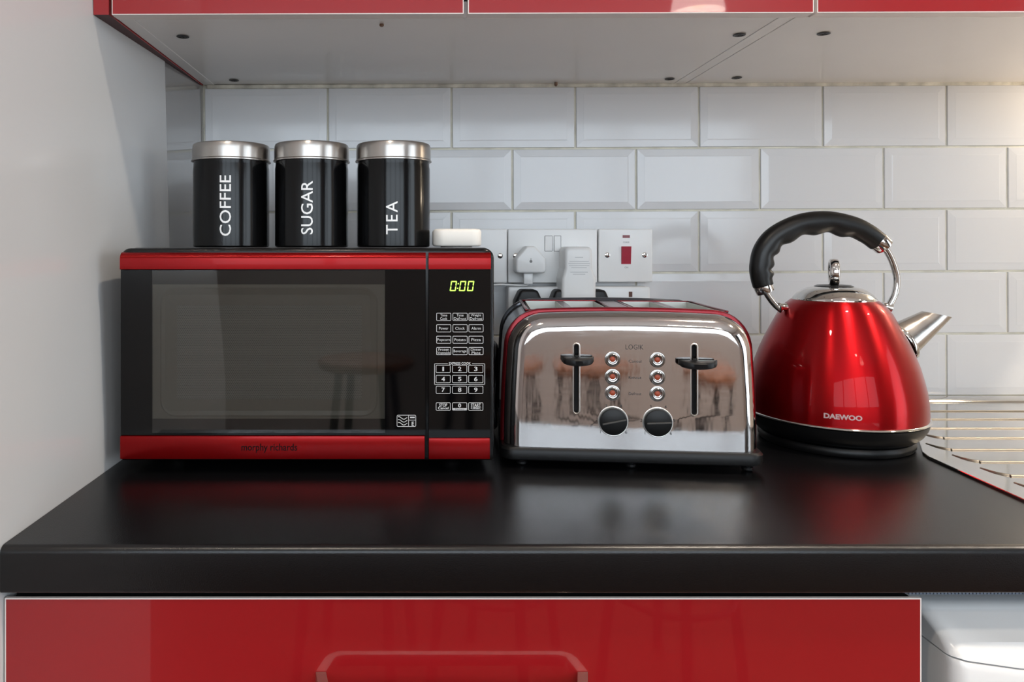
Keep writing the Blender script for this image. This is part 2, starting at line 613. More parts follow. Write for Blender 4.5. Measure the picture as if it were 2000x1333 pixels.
# ------------------------------------------------------------------ worktop
bm = bmesh.new()
T = 0.039
prof = [(-0.0005, -T), (-0.0005, 0)]
R1 = 0.0065
for i in range(7):
    a = i / 6 * PI / 2
    prof.append((-0.6 + R1 - R1 * math.sin(a), -R1 + R1 * math.cos(a)))
for i in range(6):
    a = i / 5 * PI / 2
    prof.append((-0.6 + .003 - .003 * math.cos(a), -T + .003 - .003 * math.sin(a)))
loft([[Vector((lwx(y, ZW) + .0006, y, ZW + z)) for y, z in prof], [Vector((1.6, y, ZW + z)) for y, z in prof]], bm=bm)
wt = obj('worktop', bm, M_work, smooth=30)
tag(wt, 'black textured worktop with a rounded front edge', 'worktop')

# ------------------------------------------------------------------ upper cupboards
CT = 0.003                                                # the run climbs slightly to the right


def shear(o, x0=0.0, k=None):
    k = CT if k is None else k
    ox = ORIG[o].x
    for v in o.data.vertices: v.co.z += (v.co.x + ox - x0) * k
    return o


CB = ZC + 0.2645                                          # underside
DF = -0.377                                               # door face


def wall_unit(x0, x1, doors, label, screws, end=False):
    root = empty('wall_cabinet', ((x0 + x1) / 2, -0.18, CB))
    tag(root, label, 'cabinet')
    h = 0.72
    P = lambda n, bm, m, par=root, **k: shear(obj(n, bm, m, par, **k))
    P('side_panel', box(x0, x0 + .018, -0.355, -0.003, CB - .0006, CB + h, bev=0.0005, seg=1), M_under)
    P('side_panel', box(x1 - .018, x1, -0.355, -0.003, CB - .0006, CB + h, bev=0.0005, seg=1), M_under)
    P('bottom_panel', box(x0 + .0183, x1 - .0183, -0.3545, -0.003, CB, CB + .018), M_under)
    P('front_edging', box(x0 + .0003, x1 - .0003, -0.3556, -0.3551, CB - .0004, CB + .018), M_edge)
    P('top_panel', box(x0 + .0183, x1 - .0183, -0.354, -0.003, CB + h - .018, CB + h - .001), M_under)
    P('back_panel', box(x0 + .0183, x1 - .0183, -0.012, -0.004, CB + .0183, CB + h - .019), M_under)
    for d0, d1 in doors:
        z0 = CB - .0027
        d = P('door', box(d0 + .001, d1 - .001, DF, DF + .0185, z0 + .001, z0 + h), M_red)
        bm = bmesh.new()
        bx(bm, d0, d0 + .001, DF + .0002, DF + .0185, z0, z0 + h)
        bx(bm, d1 - .001, d1, DF + .0002, DF + .0185, z0, z0 + h)
        bx(bm, d0 + .001, d1 - .001, DF + .0002, DF + .0185, z0, z0 + .001)
        e = P('edging', bm, M_edge, d)
        tag(e, 'pale edging strip around the red door')
    for sx, sy in screws:
        # hole with a sunk cross-head screw on the underside
        k = (ZC + 0.2645 - ZC) / (CY - sy)
        Y = k * F - DW
        X = (sx - CX) * k
        bm = lathe([(0.0078, -0.0011), (0.0074, -0.0015), (0.0052, -0.0015), (0.0048, -0.0009), (0.0012, -0.0009)], (X, Y, CB), n=24)
        s = P('screw', bm, M_screw, smooth=40)
        bm = bmesh.new()
        bx(bm, X - .004, X + .004, Y - .0007, Y + .0007, CB - .0013, CB - .0008)
        bx(bm, X - .0007, X + .0007, Y - .004, Y + .004, CB - .00135, CB - .0008)
        P('cross_slot', bm, M_dark, s)
    if end:
        for (dx, dy, dh) in ((1085, 163, .006), (745, 44, .003)):
            k = 0.2645 / (CY - dy)
            P('dowel', lathe([(.0026, .001), (.0026, -dh * .7), (.0016, -dh)], ((dx - CX) * k, k * F - DW + (.006 if dy < 100 else -.004), CB), n=12), M_dowel)
        z0 = CB - .0035
        bm = bmesh.new()
        xs = [(-0.376, 0.0), (-0.18, 0.0), (-0.003, 0.0)]
        rings = []
        for (y, _) in xs:
            xl = lwx(y, ZC + .264) + .0006
            xr = x0 - .0008
            xl2 = lwx(y, z0 + .26) + .0006
            rings.append([Vector((xl, y, z0)), Vector((xr, y, z0)), Vector((xr, y, z0 + h)), Vector((xl2, y, z0 + h))])
        loft(rings, True, True, bm)
        ep = obj('end_panel', bm, [M_red, M_redmatt], root)
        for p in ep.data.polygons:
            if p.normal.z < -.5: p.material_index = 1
    return root


wall_unit(-0.3435, 0.4395, [(-0.3405, 0.0550), (0.0600, 0.4485)],
          'red gloss two-door wall cupboard above the microwave and toaster',
          [(357, 69), (457, 155), (1444, 69), (1308, 155)], end=True)
wall_unit(0.4405, 1.22, [(0.4525, 0.8410), (0.8460, 1.2190)],
          'red gloss wall cupboard above the kettle and sink drainer',
          [(1609, 67), (1439, 153)])

# ------------------------------------------------------------------ base drawer unit
FY = -0.594
root = empty('drawer_unit', (0.04, -0.3, 0))
tag(root, 'red gloss drawer unit under the black worktop', 'cabinet')
obj('carcass', box(-0.3425, 0.4200, -0.535, -0.02, 0.10, ZW - T - .0005), M_under, root)
obj('front_rail', box(-0.3425, 0.4200, -0.5735, -0.536, ZW - T - .03, ZW - T - .0008), M_dark, root)
obj('plinth', box(-0.3425, 0.4200, -0.53, -0.50, 0.0, 0.0995), M_red, root)
zt = ZC - 0.2931
k = (FY + DW) / F
dx0, dx1 = (9 - CX) * k, (1800 - CX) * k


def drawer(z0, z1, posts_z):
    d = obj('drawer_front', box(dx0 + .0012, dx1 - .0012, FY, FY + .003, z0 + .0012, z1 - .0012), M_red, root)
    obj('drawer_core', box(dx0 + .002, dx1 - .002, FY + .0032, FY + .019, z0 + .003, z1 - .0045), M_dark, d)
    e = obj('edging', rect_frame(dx0, dx1, z0, z1, 0.0012, FY + .0001, FY + .003, r=0.0003), M_edge, d)
    tag(e, 'pale edging strip around the red drawer front')
    bm = bmesh.new()
    hx0, hx1 = (617 - CX) * k, (1148 - CX) * k
    w = 0.0095
    path = []
    for sgn, hx in ((1, hx0), (-1, hx1)):
        pts = [(hx, FY - .0005), (hx + sgn * .0045, FY - .02), (hx + sgn * .008, FY - .027), (hx + sgn * .016, FY - .0315)]
        path.append((sgn, pts))
    o_l = path[0][1] + [(p[0], p[1]) for p in path[1][1][::-1]]
    i_l = [(p[0] + .0085, p[1]) for p in path[0][1][:2]] + [(path[0][1][2][0] + .0065, path[0][1][2][1] + .004), (path[0][1][3][0] + .003, path[0][1][3][1] + .006)]
    i_r = [(p[0] - .0085, p[1]) for p in path[1][1][:2]] + [(path[1][1][2][0] - .0065, path[1][1][2][1] + .004), (path[1][1][3][0] - .003, path[1][1][3][1] + .006)]
    inner = i_l + i_r[::-1]
    n = len(o_l)
    for z in (posts_z - w / 2, posts_z + w / 2):
        pass
    A = [bm.verts.new((x, y, posts_z + w / 2)) for x, y in o_l]
    B = [bm.verts.new((x, y, posts_z + w / 2)) for x, y in inner]
    C = [bm.verts.new((x, y, posts_z - w / 2)) for x, y in o_l]
    D = [bm.verts.new((x, y, posts_z - w / 2)) for x, y in inner]
    for i in range(n - 1):
        bm.faces.new((A[i], A[i + 1], B[i + 1], B[i]))
        bm.faces.new((C[i + 1], C[i], D[i], D[i + 1]))
        bm.faces.new((A[i + 1], A[i], C[i], C[i + 1]))
        bm.faces.new((B[i], B[i + 1], D[i + 1], D[i]))
    for i in (0, n - 1):
        bm.faces.new((A[i], B[i], D[i], C[i]))
    h = obj('handle', bm, M_nickel, d)
    tag(h, 'brushed nickel bow handle')


drawer(zt - 0.28, zt, ZC - (1313 - CY) * k - .0045)
drawer(0.11, zt - 0.284, ZC - (1313 - CY) * k - .29)

# ------------------------------------------------------------------ white appliance under the drainer
root = empty('kitchen_appliance', (0.74, -0.3, 0))
tag(root, 'white kitchen appliance with a rounded front under the right end of the worktop', 'appliance')
AX0, AX1 = 0.4285, 1.03
zj = ZC - 0.3415
obj('body', box(AX0, AX1, -0.553, -0.04, 0.03, zj - .0015, bev=0.004), M_paint, root, smooth=40)
obj('lid', box(AX0, AX1, -0.53, -0.04, zj, ZC - 0.3125, bev=0.004), M_paint, root, smooth=40)


def app_front(n, zfun, y_of):
    """front panel lofted along x with rounded left and right ends"""
    pass


def side_profile(top):
    if top:
        p = [(-0.535, zj + .0005), (-0.535, ZC - .3140), (-0.552, ZC - .3140)]
        for i in range(1, 6):
            a = i / 5 * math.radians(58)
            p.append((-0.552 - .012 * math.sin(a), ZC - .3140 - .012 * (1 - math.cos(a))))
        p += [(-0.592, ZC - .3310), (-0.5985, ZC - .3380), (-0.600, zj + .0004)]
    else:
        p = [(-0.535, 0.035), (-0.535, zj - .001), (-0.6005, zj - .001), (-0.603, zj - .006), (-0.604, zj - .05), (-0.604, 0.035)]
    return p


for nm, top in (('control_fascia', True), ('front_panel', False)):
    pr = side_profile(top)
    rings = []
    xl = 0.4550 - 0.010
    R = 0.012
    N = 6
    xs = []
    for i in range(N + 1):
        a = i / N * PI / 2
        xs.append((xl + R * (1 - math.cos(a)), R * (1 - math.sin(a))))
    xs += [(0.50, 0), (0.56, 0), (0.72, 0), (0.92, 0)]
    xs += [(AX1 - R * (1 - math.cos(i / N * PI / 2)), R * (1 - math.sin(i / N * PI / 2))) for i in range(N, -1, -1)]
    for x, back in xs:
        dip = -0.010 * min(1, max(0, (x - 0.452) / 0.07)) ** 0.8
        ring = []
        for j, (y, z) in enumerate(pr):
            yy = y + (back if y < -0.54 else 0)
            zz = z
            if abs(z - zj) < .0012 and y < -0.56: zz += dip
            if not top and abs(z - (zj - .006)) < 1e-6: zz += dip
            if top and abs(z - (ZC - .338)) < 1e-6: zz += dip * .7
            ring.append(Vector((x, yy, zz)))
        rings.append(ring)
    obj(nm, loft(rings), M_paint, root, smooth=35)
bm = bmesh.new()
for i in range(180):
    x = 0.4435 + i * 0.0032
    bx(bm, x, x + .0022, -0.5465, -0.545, ZC - .3122, ZC - .3000)
bx(bm, AX0 + .012, AX1 - .01, -0.5448, -0.53, ZC - .3122, ZC - .2995)
tag(obj('ribbed_seal', bm, mat('blue_grey_rubber', lin(104, 112, 126), 0.6), root), 'ribbed blue-grey strip on top of the machine')

# ------------------------------------------------------------------ sink drainer
root = empty('sink_drainer', (0.85, -0.27, ZW))
tag(root, 'brushed steel sink drainer with raised ridges behind the kettle', 'sink')
zt = ZW + .003
out = [(0.586, -0.56), (0.5995, -0.345), (0.606, -0.325), (0.648, -0.255), (0.656, -0.235), (0.658, -0.05), (0.662, -0.045), (1.45, -0.045), (1.45, -0.56)]
rings = [[Vector((x, y, ZW + .0002)) for x, y in out], [Vector((x, y, zt - .0006)) for x, y in out]]
cx = sum(p[0] for p in out) / len(out); cy = -0.3
rings.append([Vector((x + (0.0008 if x < 1 else -.0008), y + (.0008 if y < -.3 else -.0008), zt)) for x, y in out])
obj('drainer_plate', loft(rings), M_sinksteel, root)
bm = bmesh.new()
rings = []
for i in range(9):
    a = PI * i / 8
    rings.append([Vector((0.66, -0.0245 + -.0195 * math.cos(a), ZW + .0003 + 0.0085 * math.sin(a))), Vector((1.45, -0.0245 - .0195 * math.cos(a), ZW + .0003 + 0.0085 * math.sin(a)))])
obj('back_rim', loft([list(r) for r in zip(*rings)]), M_sinksteel, root, smooth=40)
for (Y, xs) in ((-0.107, .70), (-0.159, .69), (-0.212, .68), (-0.263, .668), (-0.318, .640), (-0.369, .636), (-0.4205, .630), (-0.472, .626)):
    path = spline([(xs - .004, Y + .030, zt - .0010), (xs - .001, Y + .012, zt - .0004), (xs + .008, Y + .002, zt - .0003), (xs + .03, Y, zt - .0003), (0.9, Y, zt - .0003), (1.42, Y, zt - .0004)], 5)
    obj('ridge', tube(path, 0.0019, n=12), M_ridge, root, smooth=50)

# ------------------------------------------------------------------ microwave
MY = -0.40
MS = (MY + DW) / F
mx = lambda x: (x - CX) * MS
mz = lambda y: ZC - (y - CY) * MS
mw = empty('microwave', (mx(598), MY, ZW))
tag(mw, 'red and black microwave oven with a keypad, carrying three canisters', 'microwave')
ML, MR_, MT, MB = mx(231), mx(966), ZC - 0.0012, mz(903)
case = obj('casing', box(ML + .003, MR_ - .003, MY + .026, -0.055, MB + .002, MT, bev=0.005, seg=3), M_case, mw, smooth=40)
# front bezel: a rounded black frame behind the door and the panel
ol = rrect(ML, MR_, MB, MT - .0005, (0.004, 0.004, 0.011, 0.011), 6)
obj('bezel', slab(ol, MY + .0035, MY + .0262, bev=0.004), M_blackgloss, mw, smooth=40)
for fx in (ML + .045, MR_ - .045):
    for fy in (MY + .06, -0.11):
        obj('foot', lathe([(0.011, 0.0), (0.013, .003), (0.013, MB - ZW + .002)], (fx, fy, ZW), n=20), M_blackplas, mw, smooth=40)
dl, dr = mx(235.5), mx(831.5)
pl, pr_ = mx(837), mx(958.5)
yt, yb = mz(527.5), mz(851)
door = obj('door', box(dl, dr, MY, MY + .0034, yb, yt, bev=0.0004, seg=1), M_blackglass, mw)
panel = obj('control_panel', box(pl, pr_, MY, MY + .0034, mz(856), yt, bev=0.0004, seg=1), M_blackglass, mw)


def top_strip(x0, x1):
    z0, z1 = mz(526.8), mz(493)
    prof = [(MY + .0034, z0), (MY - .0012, z0), (MY - .0020, z0 + .0006)]
    prof += [(MY - .0022, z0 + .011)]
    for i in range(1, 8):
        a = i / 7 * math.radians(80)
        prof.append((MY - .0022 + .008 * (1 - math.cos(a)), z0 + .011 + (z1 - z0 - .011) * math.sin(a) / math.sin(math.radians(80))))
    prof.append((MY + .0060, z1 - .0005))
    prof.append((MY + .0060, z0))
    return loft([[Vector((x, y, z)) for y, z in prof] for x in (x0, x0 + .0003, x1 - .0003, x1)])


def bot_strip(x0, x1, y0, y1):
    z0, z1 = mz(y1), mz(y0)
    return box(x0, x1, MY - .0022, MY + .0034, z0, z1, bev=0.0009, seg=2)


s = obj('trim_strip', top_strip(dl, dr), M_redmetal, mw, smooth=30); tag(s, 'red lacquered strip')
s = obj('trim_strip', top_strip(pl, pr_), M_redmetal, mw, smooth=30); tag(s, 'red lacquered strip')
s = obj('trim_strip', bot_strip(dl, dr - .001, 851.5, 896.5), M_redmetal, mw, smooth=40); tag(s, 'red lacquered strip')
obj('lettering', text_fit('morphy richards', mx(472.5), mx(581), mz(884), mz(866), MY - .00235, bold=0.0002), M_print, s)
s = obj('trim_strip', bot_strip(pl, pr_ - .001, 855.5, 896.5), M_redmetal, mw, smooth=40); tag(s, 'red lacquered strip')
# door window: liner, embossed frame and perforated screen behind a smoked pane
cutm = box(mx(297), mx(752), MY - .01, MY + .0025, mz(846), mz(528.2))
bpy_c = obj('cutter', cutm, M_dark, mw)
bpy.context.view_layer.update()
cut(door, [bpy_c])
win = obj('window_liner', box(mx(297), mx(752), MY + .0018, MY + .0024, mz(846), mz(528.2)), M_blackplas, door)
obj('door_liner', box(mx(297.5), mx(751.5), MY + .00155, MY + .0018, mz(819), mz(556)), M_inner, door)
bm = bmesh.new()
o1 = rrect(mx(312), mx(738), mz(815), mz(562), 0.017, 6)
o2 = rrect(mx(315), mx(735), mz(812), mz(565), 0.0155, 6)
o3 = rrect(mx(322), mx(722), mz(803), mz(577), 0.004, 6)
n = len(o1)
rings = [[Vector((x, y, z)) for x, z in o] for o, y in ((o1, MY + .00154), (o2, MY + .0006), (o3, MY + .0016))]
loft(rings, False, False, bm)
obj('embossed_frame', bm, M_inner, door, smooth=20)
obj('mesh_screen', box(mx(345), mx(706), MY + .0013, MY + .00154, mz(781), mz(597)), M_mesh, door)
obj('pane', box(mx(297.2), mx(751.8), MY + .0001, MY + .0005, mz(845.8), mz(528.4)), M_smoked, door)
# rating badge
bd = obj('badge', rect_frame(mx(775), mx(812.5), mz(834), mz(811), 0.00055, MY - .0002, MY, r=0.0014), M_silver, door)
bm = bmesh.new()
bx(bm, mx(797.5), mx(798.5), MY - .0002, MY, mz(833.5), mz(811.5))
bx(bm, mx(799), mx(812), MY - .0002, MY, mz(821.6), mz(820.6))
bx(bm, mx(801), mx(810), MY - .0002, MY, mz(817.2), mz(814.6))
for q in range(3):
    pts = [Vector((mx(777.5 + 18 * i / 16), MY - .0001, mz(816.5 + q * 5.6 + 2.2 * math.sin(i / 16 * 2 * PI - 2.2) + i * 0.08))) for i in range(17)]
    tube(pts, 0.00038, n=5, bm=bm)
obj('badge_mark', bm, M_silver, bd)
obj('badge_letter', text_fit('E', mx(804), mx(808.5), mz(832.2), mz(824.2), MY - .0001, bold=0.0005), M_silver, bd)
# display digits 0:00, slanted seven-segment
bm = bmesh.new()


def seg_poly(pts):
    z_m = mz(559)
    vs = [bm.verts.new((mx(x) + (mz(y) - z_m) * 0.14, MY - .0003, mz(y))) for x, y in pts]
    bm.faces.new(vs)


for x0 in (879.5, 897.5, 913.2):
    x1, y0, y1, t = x0 + 12, 549, 569, 2.3
    ym = (y0 + y1) / 2
    g = 0.5
    seg_poly([(x0 + g, y0), (x1 - g, y0), (x1 - t, y0 + t), (x0 + t, y0 + t)])
    seg_poly([(x0 + t, y1 - t), (x1 - t, y1 - t), (x1 - g, y1), (x0 + g, y1)])
    for xa, sgn in ((x0, 1), (x1, -1)):
        seg_poly([(xa, y0 + g), (xa + sgn * t, y0 + t + g), (xa + sgn * t, ym - 1.2), (xa + sgn * .2, ym - .5)])
        seg_poly([(xa + sgn * .2, ym + .5), (xa + sgn * t, ym + 1.2), (xa + sgn * t, y1 - t - g), (xa, y1 - g)])
for yy in (554.5, 563.5):
    seg_poly([(893.3, yy - 1.2), (895.6, yy - 1.2), (895.6, yy + 1.2), (893.3, yy + 1.2)])
d = obj('display_digits', bm, M_digit, panel)
tag(d, 'glowing green clock digits')
COLS = [(852.2, 881), (884, 913), (915.3, 944.2)]
ROWS = [(611.5, 627), (634, 649.3), (656.5, 671.5), (678.5, 693.8)]
TXT = [['Time\nCook', 'Time\nDefrost', 'Weight\nDefrost'], ['Power', 'Clock', 'Alarm'], ['Popcorn', 'Potato', 'Pizza'], ['Frozen\nVegetable', 'Beverage', 'Dinner\nPlate']]


def key(c, r0, r1, lines, big=False, style=None):
    x0, x1 = c
    kf = obj('key_outline', rect_frame(mx(x0), mx(x1), mz(r1), mz(r0), 0.00055, MY - .0002, MY, r=0.0012), M_silver, panel)
    n = len(lines)
    for i, s in enumerate(lines):
        hgt = (r1 - r0) / (n + 0.0)
        if big:
            yc, hh, ww = (r0 + r1) / 2, 8.6, (3.2 if s == '1' else 6.6)
        elif n == 2:
            yc, hh, ww = r0 + (4.6, 11.0)[i], (5.0, 5.0)[i], min(25, 3.4 * len(s))
        else:
            yc, hh, ww = (r0 + r1) / 2, 5.4, min(25, 3.7 * len(s))
        if style == 'stop' and i == 0: hh, ww, yc = 6.4, 3.9 * len(s), r0 + 5.2
        xc = (x0 + x1) / 2
        desc = 1.25 if any(q in s for q in 'gpy') else 1.0
        obj('key_lettering', text_fit(s, mx(xc - ww / 2), mx(xc + ww / 2), mz(yc + hh / 2 * (2 * desc - 1)), mz(yc - hh / 2), MY - .0001,
                                      bold=0.0004 if (big or style) else 0.0), M_silver, kf)
    return kf


for r, (r0, r1) in enumerate(ROWS):
    for c in range(3): key(COLS[c], r0, r1, TXT[r][c].split('\n'))
NC = [(851.3, 880), (883.3, 912.3), (914.8, 943.8)]
for r, (r0, r1) in enumerate(((713.3, 728.6), (733, 748.6), (754.3, 769.3))):
    for c in range(3): key(NC[c], r0, r1, [str(r * 3 + c + 1)], big=True)
key(NC[0], 786.6, 802.4, ['STOP', 'Cancel'], style='stop')
zk = key(NC[1], 786.6, 802.4, [])
obj('key_lettering', text_fit('0', mx(894.8), mx(900.6), mz(796.4), mz(788.6), MY - .0001, bold=0.0006), M_silver, zk)
zb = obj('key_bar', box(mx(884), mx(911.7), MY - .0002, MY, mz(802), mz(797.6)), M_silver, zk)
obj('bar_lettering', text_fit('Memory', mx(889), mx(907), mz(801.6), mz(798.2), MY - .00025), M_blackprint, zk)
key(NC[2], 786.6, 802.4, ['START', '+30SEC'], style='stop')
bm = bmesh.new()
x0, x1, z0, z1, t = mx(848.2), mx(947.2), mz(752), mz(710.5), .0006
bx(bm, x0, x0 + t, MY - .0002, MY, z0, z1)
bx(bm, x1 - t, x1, MY - .0002, MY, z0, z1)
bx(bm, x0, x1, MY - .0002, MY, z0, z0 + t)
bx(bm, x0, mx(874.5), MY - .0002, MY, z1 - t, z1)
bx(bm, mx(922), x1, MY - .0002, MY, z1 - t, z1)
ef = obj('express_frame', bm, M_silver, panel)
obj('frame_lettering', text_fit('EXPRESS COOK', mx(877), mx(919.5), mz(712.8), mz(708), MY - .0001, bold=0.0003), M_silver, ef)

# ------------------------------------------------------------------ canisters
CYY = -0.255
CK = (CYY + DW) / F


def canister(pxc, wpx, label, word, w_y0, w_y1, wx0, wx1, ltop):
    X = (pxc - CX) * CK * 1.0
    r = wpx / 2 * CK * 0.994
    z0 = MT + .0003
    H = lambda y: ZC - (y - CY) * (CYY - r * .3 + DW) / F - z0
    root = empty('canister', (X, CYY, z0))
    tag(root, label, 'canister', 'kitchen canisters on the microwave')
    hb = H(314)
    rb = r * 0.972
    body = obj('body', lathe([(rb - .004, 0), (rb - .0015, .0005), (rb, .002), (rb, hb - .010), (rb * .985, hb - .006), (rb * .985, hb - .001)], (X, CYY, z0), n=64), M_tin, root, smooth=35)
    ht = H(ltop)
    obj('lid', lathe([(r * .985, hb - .0012), (r + .0007, hb - .0008), (r + .0007, hb + .0006), (r, hb + .0014), (r * .992, hb + .002), (r * .992, ht - .007),
                      (r * .985, ht - .003), (r * .965, ht - .0008), (r * .94, ht), (r * .90, ht), (r * .88, ht - .0012)], (X, CYY, z0), n=64), M_lid, root, smooth=25)
    # word running up the side, wrapped round the tin
    me, w, h = text_mesh(word, 0.03, bold=0.00012, spacing=1.25 if word == 'TEA' else 1.0)
    b2 = bmesh.new()
    b2.from_mesh(me)
    for i in range(1, 12):                                 # enough edges across the letters to follow the curve
        zc_ = -h / 2 + h * i / 12
        bmesh.ops.bisect_plane(b2, geom=b2.verts[:] + b2.edges[:] + b2.faces[:], plane_co=(0, 0, zc_), plane_no=(0, 0, 1))
    b2.to_mesh(me)
    b2.free()
    kz = (w_y1 - w_y0) * (CYY - r + DW) / F / w
    zc = ZC - ((w_y0 + w_y1) / 2 - CY) * (CYY - r + DW) / F
    kh = (wx1 - wx0) * (CYY - r + DW) / F / h
    Xt = ((wx0 + wx1) / 2 - CX) * (CYY - r * .97 + DW) / F - X
    a0 = math.asin(max(-.9, min(.9, Xt / rb)))
    for v in me.vertices:
        u, q = v.co.x * kz, v.co.z * kh                    # u along the word (upwards), q across the letters (leftwards)
        a = a0 - q / rb
        rr = rb + .00025 + v.co.y * -0.3
        v.co = Vector((X + rr * math.sin(a), CYY - rr * math.cos(a), zc + u))
    obj('lettering', me, M_letter, body)


canister(452.3, 150, 'black tin canister lettered COFFEE with a steel lid', 'COFFEE', 342, 461, 429, 451, 281.5)
canister(609, 147, 'black tin canister lettered SUGAR with a steel lid', 'SUGAR', 353, 458, 588, 611, 280.5)
canister(768.5, 147.5, 'black tin canister lettered TEA with a steel lid', 'TEA', 393, 458, 754, 776.5, 280.5)

# small white box on the microwave
BY = -0.30
root = empty('white_device', (pxx(893, BY), BY + .03, MT + .0003))
tag(root, 'small white rounded plastic box beside the TEA canister', 'device')
x0, x1 = pxx(846, BY), pxx(942, BY)
z0, z1 = MT + .0015, pz(447, BY)
yf = BY
outl = rrect(x0, x1, yf, yf + (x1 - x0), 0.013, 8)
def sc_out(d): return [((x0 + x1) / 2 + (x - (x0 + x1) / 2) * (1 - d / (x1 - x0) * 2), (yf + (x1 - x0) / 2) + (y - yf - (x1 - x0) / 2) * (1 - d / (x1 - x0) * 2)) for x, y in outl]
rings = []
for d, z in ((.0035, z0), (.0012, z0 + .0008), (0, z0 + .003), (0, z1 - .004), (.0008, z1 - .0018), (.0025, z1 - .0004), (.005, z1)):
    rings.append([Vector((x, y, z)) for x, y in sc_out(d)])
obj('shell', loft(rings), M_whitematt, root, smooth=40)
obj('base_pad', lathe([(0.02, 0), (0.02, .0013)], ((x0 + x1) / 2, yf + .03, MT + .0003), n=24), M_whitematt, root)

# ------------------------------------------------------------------ sockets and plugs on the tiles
SY = -0.026
SK = (SY + DW) / F
sx = lambda x: (x - CX) * SK
sz = lambda y: ZC - (y - CY) * SK


def plate(name, x0, x1, y0, y1, label, cat):
    root = empty(name, ((sx(x0) + sx(x1)) / 2, SY, sz(y1)))
    tag(root, label, cat)
    obj('back_box', box(sx(x0) + .003, sx(x1) - .003, SY + .0085, -0.0009, sz(y1) + .003, sz(y0) - .003), M_whitematt, root)
    p = obj('face_plate', slab(rrect(sx(x0), sx(x1), sz(y1), sz(y0), 0.0018, 3), SY, SY + .0085, bev=0.0018), M_white, root, smooth=30)
    return root, p


def plate_screw(root, x, y):
    X, Z = sx(x), sz(y)
    s = obj('screw', disc_y(X, Z, [(0.0042, SY + .0002), (0.0042, SY - .0003), (0.0030, SY - .0008), (0.0008, SY - .001)], n=18), M_chrome, root, smooth=40)
    obj('screw_slot', box(X - .0026, X + .0026, SY - .0013, SY - .0009, Z - .0004, Z + .0004), M_dark, s)


def pin_holes(root, X, Z):
    for (ax, az, w, h) in ((0, .011, .004, .008), (-.011, -.011, .0065, .004), (.011, -.011, .0065, .004)):
        obj('pin_slot', box(X + ax - w / 2, X + ax + w / 2, SY - .0002, SY + .0002, Z + az - h / 2, Z + az + h / 2), M_dark, root)


r, p = plate('wall_socket', 884.5, 990.5, 447.5, 553, 'white single wall socket half hidden behind the microwave', 'socket')
plate_screw(r, 977, 500)
plate_screw(r, 897, 500)
pin_holes(r, sx(930), sz(505))
r, p = plate('wall_socket', 992.3, 1166.5, 447.5, 552.5, 'white double wall socket with two white plugs in it', 'socket')
plate_screw(r, 1007, 500)
for x0, x1, t in ((1064.5, 1078, 1), (1082.5, 1095, -1)):
    bm = bmesh.new()
    X0, X1, Z0, Z1 = sx(x0), sx(x1), sz(490.5), sz(461.5)
    ytop, ybot = (SY - .0014, SY - .0008) if t > 0 else (SY - .0008, SY - .0014)
    loft([[Vector((X0, SY + .001, Z0)), Vector((X1, SY + .001, Z0)), Vector((X1, ybot, Z0)), Vector((X0, ybot, Z0))],
          [Vector((X0, SY + .001, Z1)), Vector((X1, SY + .001, Z1)), Vector((X1, ytop, Z1)), Vector((X0, ytop, Z1))]], bm=bm)
    obj('rocker_switch', bm, M_white, r)
    obj('switch_surround', rect_frame(X0 - .0007, X1 + .0007, Z0 - .0007, Z1 + .0007, 0.0006, SY - .00025, SY + .0002, r=0.0008), M_screw, r)
r, p = plate('cooker_switch', 1169.5, 1274.5, 447.5, 551, 'white cooker isolator switch with a red rocker', 'switch')
plate_screw(r, 1186, 498.5)
plate_screw(r, 1259, 498.5)
bm = bmesh.new()
X0, X1, Z0, Z1 = sx(1213.5), sx(1232), sz(516), sz(481.5)
loft([[Vector((X0, SY + .001, Z0)), Vector((X1, SY + .001, Z0)), Vector((X1, SY - .0008, Z0)), Vector((X0, SY - .0008, Z0))],
      [Vector((X0, SY + .001, Z1)), Vector((X1, SY + .001, Z1)), Vector((X1, SY - .0035, Z1)), Vector((X0, SY - .0035, Z1))]], bm=bm)
tag(obj('rocker_switch', bm, M_redrocker, r), 'red rocker switch')
tag(obj('neon_light', box(sx(1216), sx(1230), SY - .0006, SY + .001, sz(465), sz(459.5)), M_neon, r), 'dark red neon indicator')
obj('lettering', text_fit('COOKER', sx(1217), sx(1229), sz(475), sz(472), SY - .0001), mat('grey_print', lin(150, 150, 150), 0.6), r)
obj('lettering', text_fit('ON', sx(1220), sx(1227), sz(524.5), sz(521), SY - .0001), MATS['grey_print'], r)

# plug-top charger with a cable: house-shaped outline
PY = SY - .033
PK = (PY + DW) / F
qx = lambda x: (x - CX) * PK
qz = lambda y: ZC - (y - CY) * PK


def poly_round(pts, r, n=5):
    out = []
    N = len(pts)
    for i in range(N):
        p, a, b = Vector(pts[i]), Vector(pts[i - 1]), Vector(pts[(i + 1) % N])
        u, v = (a - p).normalized(), (b - p).normalized()
        ang = u.angle(v)
        d = min(r / math.tan(ang / 2), (a - p).length * .48, (b - p).length * .48)
        s, e = p + u * d, p + v * d
        for k in range(n + 1):
            t = k / n
            q = (1 - t) ** 2 * s + 2 * t * (1 - t) * p + t * t * e
            out.append((q.x, q.y))
    return out


